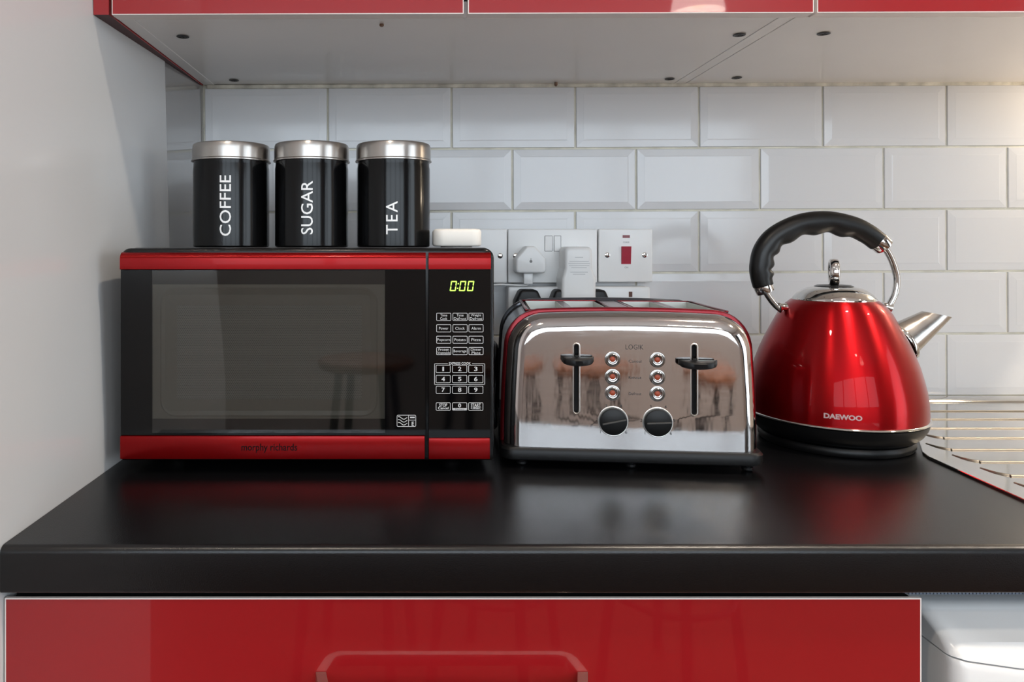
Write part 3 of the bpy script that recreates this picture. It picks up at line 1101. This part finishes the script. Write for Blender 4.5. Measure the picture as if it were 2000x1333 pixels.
pts = [(qx(1008), qz(534)), (qx(1067), qz(534)), (qx(1067), qz(506)), (qx(1045), qz(481)), (qx(1029), qz(481)), (qx(1008), qz(506))]
root = empty('phone_charger', (qx(1037), SY, qz(534)))
tag(root, 'white house-shaped plug-in charger in the double socket', 'charger')
obj('shell', slab(poly_round(pts, 0.006), PY, SY - .0004, bev=0.0035), M_white, root, smooth=40)
bm = disc_y(qx(1037), qz(511), [(0.0022, PY + .0002), (0.0022, PY - .0001)], n=14)
bx(bm, qx(1037) - .0004, qx(1037) + .0004, PY - .0002, PY, qz(511) + .001, qz(511) + .005)
obj('emblem', bm, mat('grey_emblem', lin(120, 120, 118), 0.5), root)
conn = obj('cable_connector', box(qx(1025), qx(1043), PY + .010, PY + .018, qz(556), qz(533.6), bev=0.0015), M_white, root, smooth=40)
cp = spline([(qx(1034), PY + .014, qz(555)), (qx(1031), PY + .016, qz(558.5)), (qx(1018), PY + .02, qz(559)), (qx(995), PY + .02, qz(558)), (qx(970), PY + .02, qz(558)), (qx(940), PY + .02, qz(566)), (qx(930), PY + .02, qz(640))], 6)
obj('cable', tube(cp, 0.0016, n=8), M_white, root, smooth=50)

# tall white adaptor
PY2 = SY - .045
PK2 = (PY2 + DW) / F
ax = lambda x: (x - CX) * PK2
az = lambda y: ZC - (y - CY) * PK2
pts = [(ax(1097.5), az(600)), (ax(1165), az(600)), (ax(1165), az(545)), (ax(1157.5), az(525)), (ax(1157.5), az(482)), (ax(1103), az(482)), (ax(1103), az(525)), (ax(1097.5), az(545))]
root = empty('plug_adaptor', (ax(1131), SY, az(600)))
tag(root, 'tall white plug-in power adaptor behind the toaster', 'adaptor')
obj('shell', slab(poly_round(pts, 0.009), PY2, SY - .0004, bev=0.006, seg=4), M_white, root, smooth=40)
bm = bmesh.new()
gp = mat('faint_grey_print', lin(196, 196, 196), 0.5)
for i, (yy, w) in enumerate(((503, 16), (511, 38), (515, 42), (519, 40), (523, 30), (532, 34), (536, 24))):
    bx(bm, ax(1131 - w / 2), ax(1131 + w / 2), PY2 - .0001, PY2 + .0002, az(yy + .6), az(yy - .6))
obj('rating_print', bm, gp, root)

# four-way socket strip with black plugs
EY = -0.036
EK = (EY + DW) / F
ex = lambda x: (x - CX) * EK
ez = lambda y: ZC - (y - CY) * EK
root = empty('socket_strip', (ex(1131), EY, ez(640)))
tag(root, 'white four-way socket strip on the tiles behind the toaster', 'socket strip')
obj('housing', slab(rrect(ex(993), ex(1270), ez(640), ez(560.5), 0.003, 3), EY, -0.0009, bev=0.003), M_white, root, smooth=30)
sl = obj('pin_slot', box(ex(1228), ex(1235), EY - .0002, EY + .0005, ez(580.5), ez(570)), mat('brown_shutter', lin(92, 50, 32), 0.5), root)
for (xx) in ((1221), (1242)):
    obj('pin_slot', box(ex(xx) - .0032, ex(xx) + .0032, EY - .0002, EY + .0005, ez(600), ez(595)), M_dark, root)
for i, (xa, xb, lab) in enumerate(((1006.5, 1061, 'black moulded plug nearest the microwave in the socket strip'), (1077, 1121, 'black moulded plug in the middle of the socket strip'),
                                   (1142.5, 1193, 'black moulded plug furthest right in the socket strip'))):
    yy = EY - .030
    kk = (yy + DW) / F
    gx = lambda x: (x - CX) * kk
    gz = lambda y: ZC - (y - CY) * kk
    w = xb - xa
    pts = [(gx(xa), gz(625)), (gx(xb), gz(625)), (gx(xb), gz(590)), (gx(xb - w * .2), gz(566.5)), (gx(xa + w * .2), gz(566.5)), (gx(xa), gz(590))]
    root = empty('black_plug', (gx((xa + xb) / 2), EY, gz(625)))
    tag(root, lab, 'plug', 'black plugs in the socket strip')
    obj('plug_body', slab(poly_round(pts, 0.008), yy, EY - .0003, bev=0.004), M_blackplas, root, smooth=40)
    cxp = gx((xa + xb) / 2)
    cp = spline([(cxp, yy + .006, gz(624)), (cxp, yy + .006, gz(650)), (cxp - .01, yy - .01, gz(720)), (cxp - .03, yy - .01, ZW + .006), (cxp - .06, yy - .012, ZW + .0045)], 5)
    obj('flex', tube(cp, 0.0032, n=8), M_blackplas, root, smooth=50)

# black mains lead between microwave and toaster
cp = spline([(0.100, -0.12, ZC - .131), (0.1045, -0.22, ZC - .1285), (0.1045, -0.250, ZC - .131), (0.1035, -0.255, ZC - .145), (0.1055, -0.24, ZC - .175), (0.1025, -0.25, ZC - .205), (0.104, -0.25, ZC - .230), (0.104, -0.20, ZW + .005), (0.103, -0.12, ZW + .0042)], 6)
o = obj('mains_lead', tube(cp, 0.0034, n=10), M_blackplas, smooth=50)
tag(o, 'black mains lead hanging in the gap between microwave and toaster', 'cable')

# ------------------------------------------------------------------ toaster (built square, then turned a little)
TYF = -0.392
TK = (TYF + DW) / F
TXC = pxx(1232, TYF)
to = empty('toaster', (TXC, TYF, ZW), -math.radians(5.67))
tag(to, 'polished steel four-slice toaster with a dark red rim', 'toaster')
tx = lambda x: (x - 1232) * TK
tz = lambda y: (CY - y) * TK + 0.248
HW = tx(1478)
ZB, ZT = tz(879), tz(614.5)


def t_out(hw, zb, zt, rc, n=10, taper=0.004, crown=0.002):
    """toaster section: straight bottom, sides drawn in slightly, rounded top corners, slight crown"""
    pts = [(-hw, zb), (hw, zb)]
    m = 5
    for i in range(1, m): pts.append((hw - taper * (i / m) ** 2, zb + (zt - rc - zb) * i / m))
    w2 = hw - taper
    for i in range(n + 1):
        a = i / n * PI / 2
        pts.append((w2 - rc + rc * math.cos(a) ** 0.95, zt - rc + rc * math.sin(a) ** 0.95))
    for i in range(1, 8):
        t = i / 8
        x = (w2 - rc) * (1 - 2 * t)
        pts.append((x, zt + crown * (1 - (2 * t - 1) ** 2)))
    for i in range(n + 1):
        a = PI / 2 - i / n * PI / 2
        pts.append((-(w2 - rc + rc * math.cos(a) ** 0.95), zt - rc + rc * math.sin(a) ** 0.95))
    for i in range(m - 1, 0, -1): pts.append((-hw + taper * (i / m) ** 2, zb + (zt - rc - zb) * i / m))
    return pts


def ring_y(out, y): return [Vector((x, y, z)) for x, z in out]


rings = [ring_y(t_out(HW, ZB, ZT, 0.045), 0.026)]
RR, RY = 0.020, 0.022
for i in range(9):
    a = i / 8 * PI / 2
    d = RR * (1 - math.cos(a))
    y = RY * (1 - math.sin(a))
    rings.append(ring_y(t_out(HW - d, ZB, ZT - d, max(0.045 - d * .8, .012), taper=0.004), y))
front = obj('front_shell', loft(rings), M_steel, to, local=True, smooth=40)
cs = []
for xc, y0, y1 in ((1127.5, 674, 809), (1352, 672, 808)):
    w = 4.6 * TK
    o = rrect(tx(xc) - w, tx(xc) + w, tz(y1), tz(y0), w * .98, 6)
    bm = loft([ring_y(o, -0.01), ring_y(o, 0.02)])
    c = obj('cutter', bm, M_dark, to, local=True)
    cs.append(c)
bpy.context.view_layer.update()
cut(front, cs)
for p in front.data.polygons: p.use_smooth = True
front.data.set_sharp_from_angle(angle=math.radians(40))
for xc, y0, y1, lv, yaw in ((1127.5, 674, 809, 704, 0), (1352, 672, 808, 707, 0)):
    w = 4.6 * TK
    o1 = rrect(tx(xc) - w - .0018, tx(xc) + w + .0018, tz(y1) - .0018, tz(y0) + .0018, w + .0014, 6)
    o2 = rrect(tx(xc) - w, tx(xc) + w, tz(y1), tz(y0), w * .98, 6)
    o1b = rrect(tx(xc) - w - .0008, tx(xc) + w + .0008, tz(y1) - .0008, tz(y0) + .0008, w + .0006, 6)
    bm = loft([ring_y(o1, 0.0002), ring_y(o1b, -0.0007), ring_y(o2, 0.0004), ring_y(o2, 0.004)], False, False)
    obj('slot_rim', bm, M_rim, to, local=True, smooth=40)
    obj('slot_backing', box(tx(xc) - w - .004, tx(xc) + w + .004, 0.012, 0.014, tz(y1) - .004, tz(y0) + .004), M_dark, to, local=True)
    # lever paddle: lens-shaped plate, thick in the middle, on a stem through the slot
    hwid = 31 * TK if xc < 1200 else 36 * TK
    cxp = tx(xc) + (0.0005 if xc < 1200 else 0.002)
    zc = tz(lv)
    rings = []
    N = 14
    for i in range(N + 1):
        u = -1 + 2 * i / N
        e = math.sqrt(max(0.0, 1 - u * u))
        dep = 0.0035 + 0.0115 * e
        hh = 0.0012 + 0.0046 * e
        zz = zc
        x = cxp + hwid * u
        rings.append([Vector((x, -.004, zz + .0035)), Vector((x, -.004 - dep * .55, zz + .0042)), Vector((x, -.004 - dep * .92, zz + .0026)), Vector((x, -.004 - dep, zz + .0008)),
                      Vector((x, -.004 - dep * .95, zz - hh * .7)), Vector((x, -.004 - dep * .6, zz - hh)), Vector((x, -.004, zz - hh * .5))])
    lev = obj('lever', loft(rings), M_blackplas, to, local=True, smooth=40)
    obj('lever_stem', box(tx(xc) - w * .8, tx(xc) + w * .8, -.0060, 0.011, zc - .002, zc + .0052, bev=0.0008), M_blackplas, lev, local=True)
# buttons
for bxp in (1197, 1282.5):
    for byp in (702.5, 736.5, 768.5):
        r = 13.2 * TK
        b = obj('button', disc_y(tx(bxp), tz(byp), [(r * 1.18, .0003), (r * 1.12, -.0008), (r, -.0010), (r * .93, -.0002), (r * .84, -.0004), (r * .8, -.0016), (r * .74, -.0020), (r * .62, -.0018), (r * .56, -.0008), (r * .42, -.0004)], n=32), M_btn, to, local=True, smooth=30)
        obj('button_light', disc_y(tx(bxp), tz(byp), [(r * .44, -.0003), (r * .38, -.0010), (r * .15, -.0013)], n=18), M_redlamp, b, local=True, smooth=50)
# dials
for kx, ang in ((1198, 12), (1283, 3)):
    r = 26.8 * TK
    X, Z = tx(kx), tz(824)
    rim = obj('dial_ring', disc_y(X, Z, [(r * 1.09, .0003), (r * 1.09, -.0010), (r * 1.05, -.0016), (r * .99, -.0014), (r * .98, .0003)], n=48), M_rim, to, local=True, smooth=30)
    k_ = obj('dial', disc_y(X, Z, [(r * .985, .0003), (r * .985, -.0035), (r * .96, -.0048), (r * .92, -.0052)], n=48), M_blackplas, to, local=True, smooth=40)
    bm = box(-r * .82, r * .9, -.0066, -.0050, -.0009, .0009, bev=0.0004)
    bmesh.ops.rotate(bm, verts=bm.verts, cent=(0, 0, 0), matrix=Matrix.Rotation(-math.radians(ang), 3, 'Y'))
    bmesh.ops.translate(bm, verts=bm.verts, vec=(X, 0, Z))
    obj('pointer_ridge', bm, mat('worn_black_%d' % kx, lin(62, 60, 58), 0.4) if 'worn_black_%d' % kx not in MATS else None, k_, local=True)
    for i, (s, dx, dy) in enumerate((('1', -24, 21), ('2', -31, -3), ('3', -13, -30), ('4', 15, -30), ('5', 31, -4), ('6', 25, 21))):
        obj('dial_number', text_fit(s, tx(kx + dx - 2), tx(kx + dx + 2), tz(824 + dy + 3), tz(824 + dy - 3), -.0001, keep=True), M_blackprint, to, local=True)
obj('lettering', text_fit('LOGIK', tx(1222), tx(1256), tz(683), tz(673.5), -.0001, bold=-0.0002), M_blackprint, to, local=True)
for s, y in (('Cancel', 706), ('Reheat', 738), ('Defrost', 769.5)):
    obj('lettering', text_fit(s, tx(1228), tx(1252), tz(y + 2.6), tz(y - 2.6), -.0001), M_blackprint, to, local=True)
# red rim, body, rear
DEP = 0.232
rings = [ring_y(t_out(HW + .0005, ZB, ZT + .0005, .0455), 0.0265), ring_y(t_out(HW + .0035, ZB, ZT + .0035, .047), 0.0275), ring_y(t_out(HW + .0040, ZB, ZT + .0040, .047), 0.0295),
         ring_y(t_out(HW + .0035, ZB, ZT + .0035, .047), 0.0315), ring_y(t_out(HW + .001, ZB, ZT + .001, .0455), 0.0325)]
obj('front_rim', loft(rings), M_redrim, to, local=True, smooth=40)
DZ = ZT + .0016                                        # deck height at the front
bd = t_out(HW + .001, ZB, ZT - .001, .0455, crown=0.0)
rings = [ring_y(bd, 0.033), ring_y(t_out(HW + .003, ZB, ZT - .001, .0465, crown=0), DEP - .04), ring_y(t_out(HW + .004, ZB, ZT - .001, .0465, crown=0), DEP - .032)]
body = obj('body', loft(rings), M_darksteel, to, local=True, smooth=40)
rings = [ring_y(t_out(HW + .0042, ZB, ZT + .001, .047), DEP - .031), ring_y(t_out(HW + .0065, ZB, ZT + .003, .048), DEP - .030), ring_y(t_out(HW + .0065, ZB, ZT + .003, .048), DEP - .026),
         ring_y(t_out(HW + .0045, ZB, ZT + .001, .047), DEP - .025)]
obj('rear_rim', loft(rings), M_darksteel, to, local=True, smooth=40)
rings = [ring_y(t_out(HW + .0045, ZB, ZT + .001, .047), DEP - .0248), ring_y(t_out(HW + .0045, ZB, ZT + .001, .047), DEP - .012), ring_y(t_out(HW - .004, ZB, ZT - .006, .043), DEP - .002), ring_y(t_out(HW - .012, ZB, ZT - .014, .04), DEP)]
obj('rear_shell', loft(rings), M_darksteel, to, local=True, smooth=40)
# slots: cut four wells and line them
slots = [(-0.1065, -0.0655), (-0.0555, -0.0145), (0.0215, 0.0600), (0.0700, 0.1085)]
SY0, SY1 = 0.044, DEP - .042
cs = []
for a, b in slots:
    cs.append(obj('cutter', box(a, b, SY0, SY1, ZT - .07, ZT + .02), M_dark, to, local=True))
bpy.context.view_layer.update()
cut(body, cs)
for p in body.data.polygons: p.use_smooth = True
body.data.set_sharp_from_angle(angle=math.radians(40))
for gi, (xa, xb, pair) in enumerate(((-0.1105, -0.0105, slots[:2]), (0.0175, 0.1125, slots[2:]))):
    # red edged surround round each pair of slots
    zt0, zt1 = ZT - .0008, ZT + .0018
    bm = bmesh.new()
    bx(bm, xa - .0035, xa, SY0 - .006, SY1 + .006, zt0, zt1, bev=.0008)
    bx(bm, xb, xb + .0035, SY0 - .006, SY1 + .006, zt0, zt1, bev=.0008)
    bx(bm, xa, xb, SY0 - .0075, SY0 - .004, zt0, zt1, bev=.0008)
    bx(bm, xa, xb, SY1 + .004, SY1 + .0075, zt0, zt1, bev=.0008)
    sr = obj('slot_surround', bm, M_redrim, to, local=True, smooth=40)
    obj('slot_divider', box(pair[0][1] + .0003, pair[1][0] - .0003, SY0 - .003, SY1 + .003, zt0, ZT + .0008, bev=.0006), M_deck, to, local=True)
    for a, b in pair:
        bm = bmesh.new()
        t = .0006
        zb_, zt_ = ZT - .068, ZT + .0006
        bx(bm, a, a + t, SY0, SY1, zb_, zt_)
        bx(bm, b - t, b, SY0, SY1, zb_, zt_)
        bx(bm, a, b, SY0, SY0 + t, zb_, zt_)
        bx(bm, a, b, SY1 - t, SY1, zb_, zt_)
        ln = obj('slot_liner', bm, M_liner, to, local=True)
        for zz in (ZT - .012, ZT - .028):
            for q in (.25, .75):
                x = a + (b - a) * q
                obj('guide_wire', tube([Vector((x, SY0 + .001, zz)), Vector((x, SY1 - .001, zz))], .0007, n=6), M_chrome, ln, local=True)
        for q in (.3, .55, .8):
            y = SY0 + (SY1 - SY0) * q
            obj('cross_wire', tube([Vector((a + .001, y, ZT - .02)), Vector((b - .001, y, ZT - .02))], .0008, n=6), M_bmetal, ln, local=True)
obj('centre_strip', box(-0.0065, 0.0135, SY0 - .002, SY1 + .012, ZT - .0008, ZT + .0012, bev=.0006), M_deck, to, local=True)
# base and feet
rings = []
for d, z in ((.004, .0085), (.0005, .0105), (0, .013), (0, ZB - .003), (.002, ZB - .0002)):
    rings.append([Vector((x, y, z)) for x, y in rrect(-HW - .0045 + d, HW + .0045 - d, -.004 + d, DEP + .002 - d, 0.016, 6)])
obj('base', loft(rings), M_blackplas, to, local=True, smooth=40)
for fx, fy in ((tx(1022), .016), (tx(1237), .016), (tx(1460), .016), (tx(1022), DEP - .03), (tx(1460), DEP - .03)):
    obj('foot', lathe([(0.0045, 0.0), (0.0060, .0015), (0.0060, .004), (0.004, .0045), (0.004, .0095)], (fx, fy, 0), n=18), M_blackplas, to, local=True, smooth=40)

# ------------------------------------------------------------------ kettle
KX, KY = 0.536, -0.261
KK = (KY + DW) / F
ke = empty('kettle', (KX, KY, ZW))
tag(ke, 'red metallic pyramid kettle with a black arched grip handle', 'kettle')
kz0 = ZW
body = obj('body', lathe([(.1015, .0372), (.1020, .043), (.1012, .0585), (.0995, .071), (.0968, .0835), (.0925, .100), (.0870, .116), (.0805, .1312), (.0725, .1475), (.0635, .1650), (.0560, .1745), (.0500, .1795), (.0475, .1803)],
                         (KX, KY, kz0), n=96), M_kettle, ke, smooth=50)
obj('trim_ring', lathe([(.1000, .0345), (.1035, .0350), (.1045, .0363), (.1035, .0378), (.1015, .0383)], (KX, KY, kz0), n=96), M_chrome, ke, smooth=60)
obj('skirt', lathe([(.082, .0125), (.0900, .0135), (.0960, .0190), (.1005, .0265), (.1028, .0340), (.1000, .0344)], (KX, KY, kz0), n=96), M_blackplas, ke, smooth=40)
st = obj('power_base', lathe([(.0800, .0003), (.0868, .0008), (.0885, .0035), (.0885, .0075), (.0865, .0105), (.0800, .0120)], (KX, KY, kz0), n=96), M_blackplas, ke, smooth=40)
lid = obj('lid', lathe([(.0480, .1800), (.0482, .1815), (.0468, .1835), (.0430, .1880), (.0370, .1925), (.0300, .1955), (.0232, .1968), (.0225, .1962)], (KX, KY, kz0), n=72), M_chrome, ke, smooth=50)
obj('lid_cap', lathe([(.0228, .1960), (.0224, .1975), (.0190, .1990), (.0100, .1997)], (KX, KY, kz0), n=48), M_blackgloss, lid, smooth=50)
# loop knob seen nearly edge on
N, n2 = 40, 10
ang = math.radians(66)
bm = bmesh.new()
vs = []
for i in range(N):
    th = 2 * PI * i / N
    ring = []
    for j in range(n2):
        ph = 2 * PI * j / n2
        rr = .0150 + .0026 * math.cos(ph)
        u, h, w = rr * math.cos(th), rr * math.sin(th) * 1.0, .0056 * (abs(math.sin(ph)) ** .6) * (1 if math.sin(ph) > 0 else -1)
        x = u * math.cos(ang) + w * math.sin(ang)
        y = u * math.sin(ang) - w * math.cos(ang)
        ring.append(bm.verts.new((KX + x, KY + y, kz0 + .1985 + .0165 + h)))
    vs.append(ring)
for i in range(N):
    for j in range(n2):
        a, b = vs[i], vs[(i + 1) % N]
        bm.faces.new((a[j], a[(j + 1) % n2], b[(j + 1) % n2], b[j]))
obj('knob', bm, M_chrome, lid, smooth=50)


def kp(x, y): return Vector((pxx(x, KY), KY, pz(y, KY)))


def kpz(pts): return [kp(*p) for p in pts]


grip_pts = [(1490, 561), (1485, 540), (1484, 519), (1492, 488), (1516, 460), (1562, 438), (1614, 432), (1662, 441), (1694, 456), (1717, 473)]
path = spline(kpz(grip_pts), 10)
hc = kp(1612, 560)
rings = []
n = 20
L = len(path) - 1
for i, p in enumerate(path):
    t = (path[min(i + 1, L)] - path[max(i - 1, 0)]).normalized()
    b = Vector((0, 1, 0))
    a = t.cross(b).normalized()
    if (p - hc).dot(a) < 0: a = -a                       # a points outwards from the arch
    f = i / L
    r = 0.0118 + 0.0012 * math.sin(f * PI)
    endr = min(1, min(f, 1 - f) / .012 * .2 + .8)
    wave = 0.0
    if .06 < f < .80:
        wave = 0.0034 * (0.5 - 0.5 * math.cos((f - .06) / .74 * 2 * PI * 6))
    inner = 0.0016
    ring = []
    for k in range(n):
        th = 2 * PI * k / n
        c, s = math.cos(th), math.sin(th)
        rr = r * endr
        d_in = (-c if c < 0 else 0)
        ring.append(p + a * (c * rr - d_in * (inner + wave) * endr) + b * (s * rr * .98))
    rings.append(ring)
hd = obj('grip', loft(rings), M_grip, ke, smooth=50)


def ferrule(p, q, r, nm='ferrule', m=M_chrome):
    P, Q = kp(*p), kp(*q)
    return obj(nm, tube([P, P.lerp(Q, .15), P.lerp(Q, .85), Q], r, n=20, rad=lambda f, th: r * (0.97 if f in (0.0, 1.0) else 1.0)), m, ke, smooth=40)


ferrule((1713, 469.5), (1727, 482), .0122)
ferrule((1489.2, 557), (1495.5, 570.5), .0116)
tp = spline(kpz([(1721, 476), (1735, 495), (1746, 520), (1751.5, 546), (1748, 574), (1735, 600)]), 8)
obj('handle_tube', tube(tp, .0040, n=14), M_chrome, ke, smooth=50)
tp = spline(kpz([(1493, 566), (1502, 581), (1514, 596), (1527, 607)]), 8)
obj('handle_tube', tube(tp, .0040, n=14), M_chrome, ke, smooth=50)
for (a_, b_) in (((1520, 601), (1536, 600)), ((1740, 603), (1722, 597))):
    P, Q = kp(*a_), kp(*b_)
    obj('handle_lug', tube([P, P.lerp(Q, .1), P.lerp(Q, .5), Q], .0062, n=18, rad=lambda f, th: .0050 + .0018 * math.sin(min(1, f * 1.5) * PI)), M_chrome, ke, smooth=50)
# spout: tapered tube, mouth cut nearly level
def sring(c, hv, dr, n=28):
    C = kp(*c)
    H = Vector((hv[0] * KK, 0, -hv[1] * KK))
    return [C + H * math.cos(2 * PI * i / n) + Vector((0, dr, 0)) * math.sin(2 * PI * i / n) for i in range(n)]


base_c, base_h = (1757, 668), (-19, -31)
tip_c, tip_h = (1829.5, 614.3), (-27.5, -5.8)
rings = []
for i in range(7):
    t = i / 6
    rings.append(sring((base_c[0] + (tip_c[0] - base_c[0]) * t, base_c[1] + (tip_c[1] - base_c[1]) * t),
                       (base_h[0] + (tip_h[0] - base_h[0]) * t, base_h[1] + (tip_h[1] - base_h[1]) * t), .0235 + (.0115 - .0235) * t))
rings.append(sring(tip_c, (tip_h[0] * .93, tip_h[1] * .93), .0105))
for t in (.9, .6):
    rings.append(sring((base_c[0] + (tip_c[0] - base_c[0]) * t, base_c[1] + (tip_c[1] - base_c[1]) * t),
                       ((base_h[0] + (tip_h[0] - base_h[0]) * t) * .9, (base_h[1] + (tip_h[1] - base_h[1]) * t) * .9), .0105 + .003 * (1 - t)))
sp = obj('spout', loft(rings, False, True), mat('brushed_spout_steel', lin(196, 190, 184), 0.16, metal=1.0, rough_var=((60, 60, 60), .1)), ke, smooth=50)
rings = [sring((1757, 668), (-21.5, -35), .0262), sring((1761, 665.5), (-22, -35.5), .0265), sring((1764, 663.5), (-20.5, -33), .0248), sring((1763.5, 664), (-18.5, -30), .0225)]
obj('spout_collar', loft(rings, False, False), M_chrome, sp, smooth=50)
# maker's name on the body, wrapped round the cone
me, w, h = text_mesh('DAEWOO', 0.02, bold=0.0009)
tw, th_ = 67 * (KY - .10 + DW) / F, 10.5 * (KY - .10 + DW) / F
ta = math.asin(((pxx(1651, KY - .0975) - KX)) / .1018)
tzc = pz(817.5, KY - .098)
for v in me.vertices:
    u, q = v.co.x * tw / w, v.co.z * th_ / h
    a = ta + u / .1018
    zz = tzc + q
    rr = .1023 - max(0, (zz - ZW - .043)) * 0.05
    v.co = Vector((KX + rr * math.sin(a), KY - rr * math.cos(a), zz))
obj('lettering', me, mat('pale_print', lin(225, 205, 205), 0.4), body)

# ------------------------------------------------------------------ the room behind the camera, seen in the reflections
def stool(x, y, rz, label):
    root = empty('bar_stool', (x, y, 0), rz)
    tag(root, label, 'stool', 'bar stools behind the camera')
    hs = 0.79
    obj('seat', lathe([(.120, hs - .034), (.150, hs - .030), (.158, hs - .018), (.158, hs - .008), (.150, hs - .001), (.10, hs - .004), (.04, hs - .006)], n=40), M_wood, root, local=True, smooth=40)
    for i in range(4):
        a = PI / 4 + i * PI / 2
        c, s = math.cos(a), math.sin(a)
        obj('leg', tube([Vector((.10 * c, .10 * s, hs - .034)), Vector((.14 * c, .14 * s, .4)), Vector((.185 * c, .185 * s, 0.0))], .014, n=10), M_bmetal, root, local=True, smooth=50)
    pth = [Vector((.157 * math.cos(2 * PI * i / 32), .157 * math.sin(2 * PI * i / 32), .25)) for i in range(33)]
    obj('foot_ring', tube(pth, .008, n=8), M_bmetal, root, local=True, smooth=50)


stool(-0.16, -2.05, .2, 'wooden bar stool mirrored in the microwave door')
stool(0.22, -2.0, .5, 'wooden bar stool mirrored in the left half of the toaster')
stool(0.68, -1.95, .9, 'wooden bar stool mirrored in the right half of the toaster')

LX, LY, LZ = 0.856, -1.80, ZC + .708
root = empty('pendant_lamp', (LX, LY, CEIL))
tag(root, 'glowing white opal pendant lamp mirrored in the middle cupboard door', 'lamp')
obj('shade', lathe([(.0775, LZ), (.0790, LZ + .001), (.0700, LZ + .05), (.055, LZ + .10), (.030, LZ + .13), (.022, LZ + .16), (.019, LZ + .16), (.027, LZ + .128), (.052, LZ + .098), (.0675, LZ + .048)], (LX, LY, 0), n=40, cap0=False, cap1=False), M_shade, root, smooth=40)
obj('bulb', lathe([(.006, LZ + .012), (.022, LZ + .02), (.030, LZ + .042), (.022, LZ + .066), (.013, LZ + .09)], (LX, LY, 0), n=24), M_bulb, root, smooth=60)
obj('flex', tube([Vector((LX, LY, LZ + .158)), Vector((LX, LY, CEIL - .02))], .003, n=8), M_whitematt, root)
obj('ceiling_rose', lathe([(.045, -.0005), (.045, -.012), (.02, -.025), (.005, -.026)], (LX, LY, CEIL), n=28), M_whitematt, root, smooth=40)


def downlight(x, y, power, label):
    root = empty('ceiling_downlight', (x, y, CEIL))
    tag(root, label, 'downlight', 'warm ceiling downlights')
    obj('bezel', lathe([(.045, -.0003), (.045, -.004), (.040, -.006), (.034, -.004), (.033, -.0004)], (x, y, CEIL), n=32), M_chrome, root, smooth=40)
    obj('lens', lathe([(.0325, -.0004), (.0325, -.0025)], (x, y, CEIL), n=32), M_bulb, root)
    d = bpy.data.lights.new('downlight_beam', 'SPOT')
    d.energy = power
    d.color = (1.0, 0.87, 0.72)
    d.spot_size = math.radians(125)
    d.spot_blend = 0.8
    d.shadow_soft_size = 0.05
    o = bpy.data.objects.new('downlight_beam', d)
    o.location = (0, 0, -.012)
    o.parent = root
    col.objects.link(o)


downlight(-0.25, -1.35, 34, 'warm downlight in the ceiling above the camera')
downlight(0.75, -0.80, 72, 'warm downlight in the ceiling above the kettle')
downlight(1.75, -0.80, 105, 'warm downlight in the ceiling above the sink')
downlight(0.75, -2.30, 55, 'warm downlight in the ceiling over the bar stools')

ULX, ULY = 1.17, -0.10
root = empty('under_cabinet_lamp', (ULX, ULY, CB))
tag(root, 'small round lamp under the cupboard above the sink', 'lamp')
zl = CB + ULX * CT - .0006
obj('housing', lathe([(.034, -.0002), (.034, -.010), (.031, -.013), (.026, -.013)], (ULX, ULY, zl), n=32), M_whitematt, root, smooth=40)
obj('lens', lathe([(.0255, -.0131), (.0255, -.018), (.018, -.022), (.006, -.023)], (ULX, ULY, zl), n=32), M_bulb, root, smooth=50)
d = bpy.data.lights.new('under_cabinet_glow', 'POINT')
d.energy = 1.7
d.color = (1.0, 0.82, 0.60)
d.shadow_soft_size = 0.02
o = bpy.data.objects.new('under_cabinet_glow', d)
o.location = (0, 0, zl - .05 - CB)
o.parent = root
col.objects.link(o)
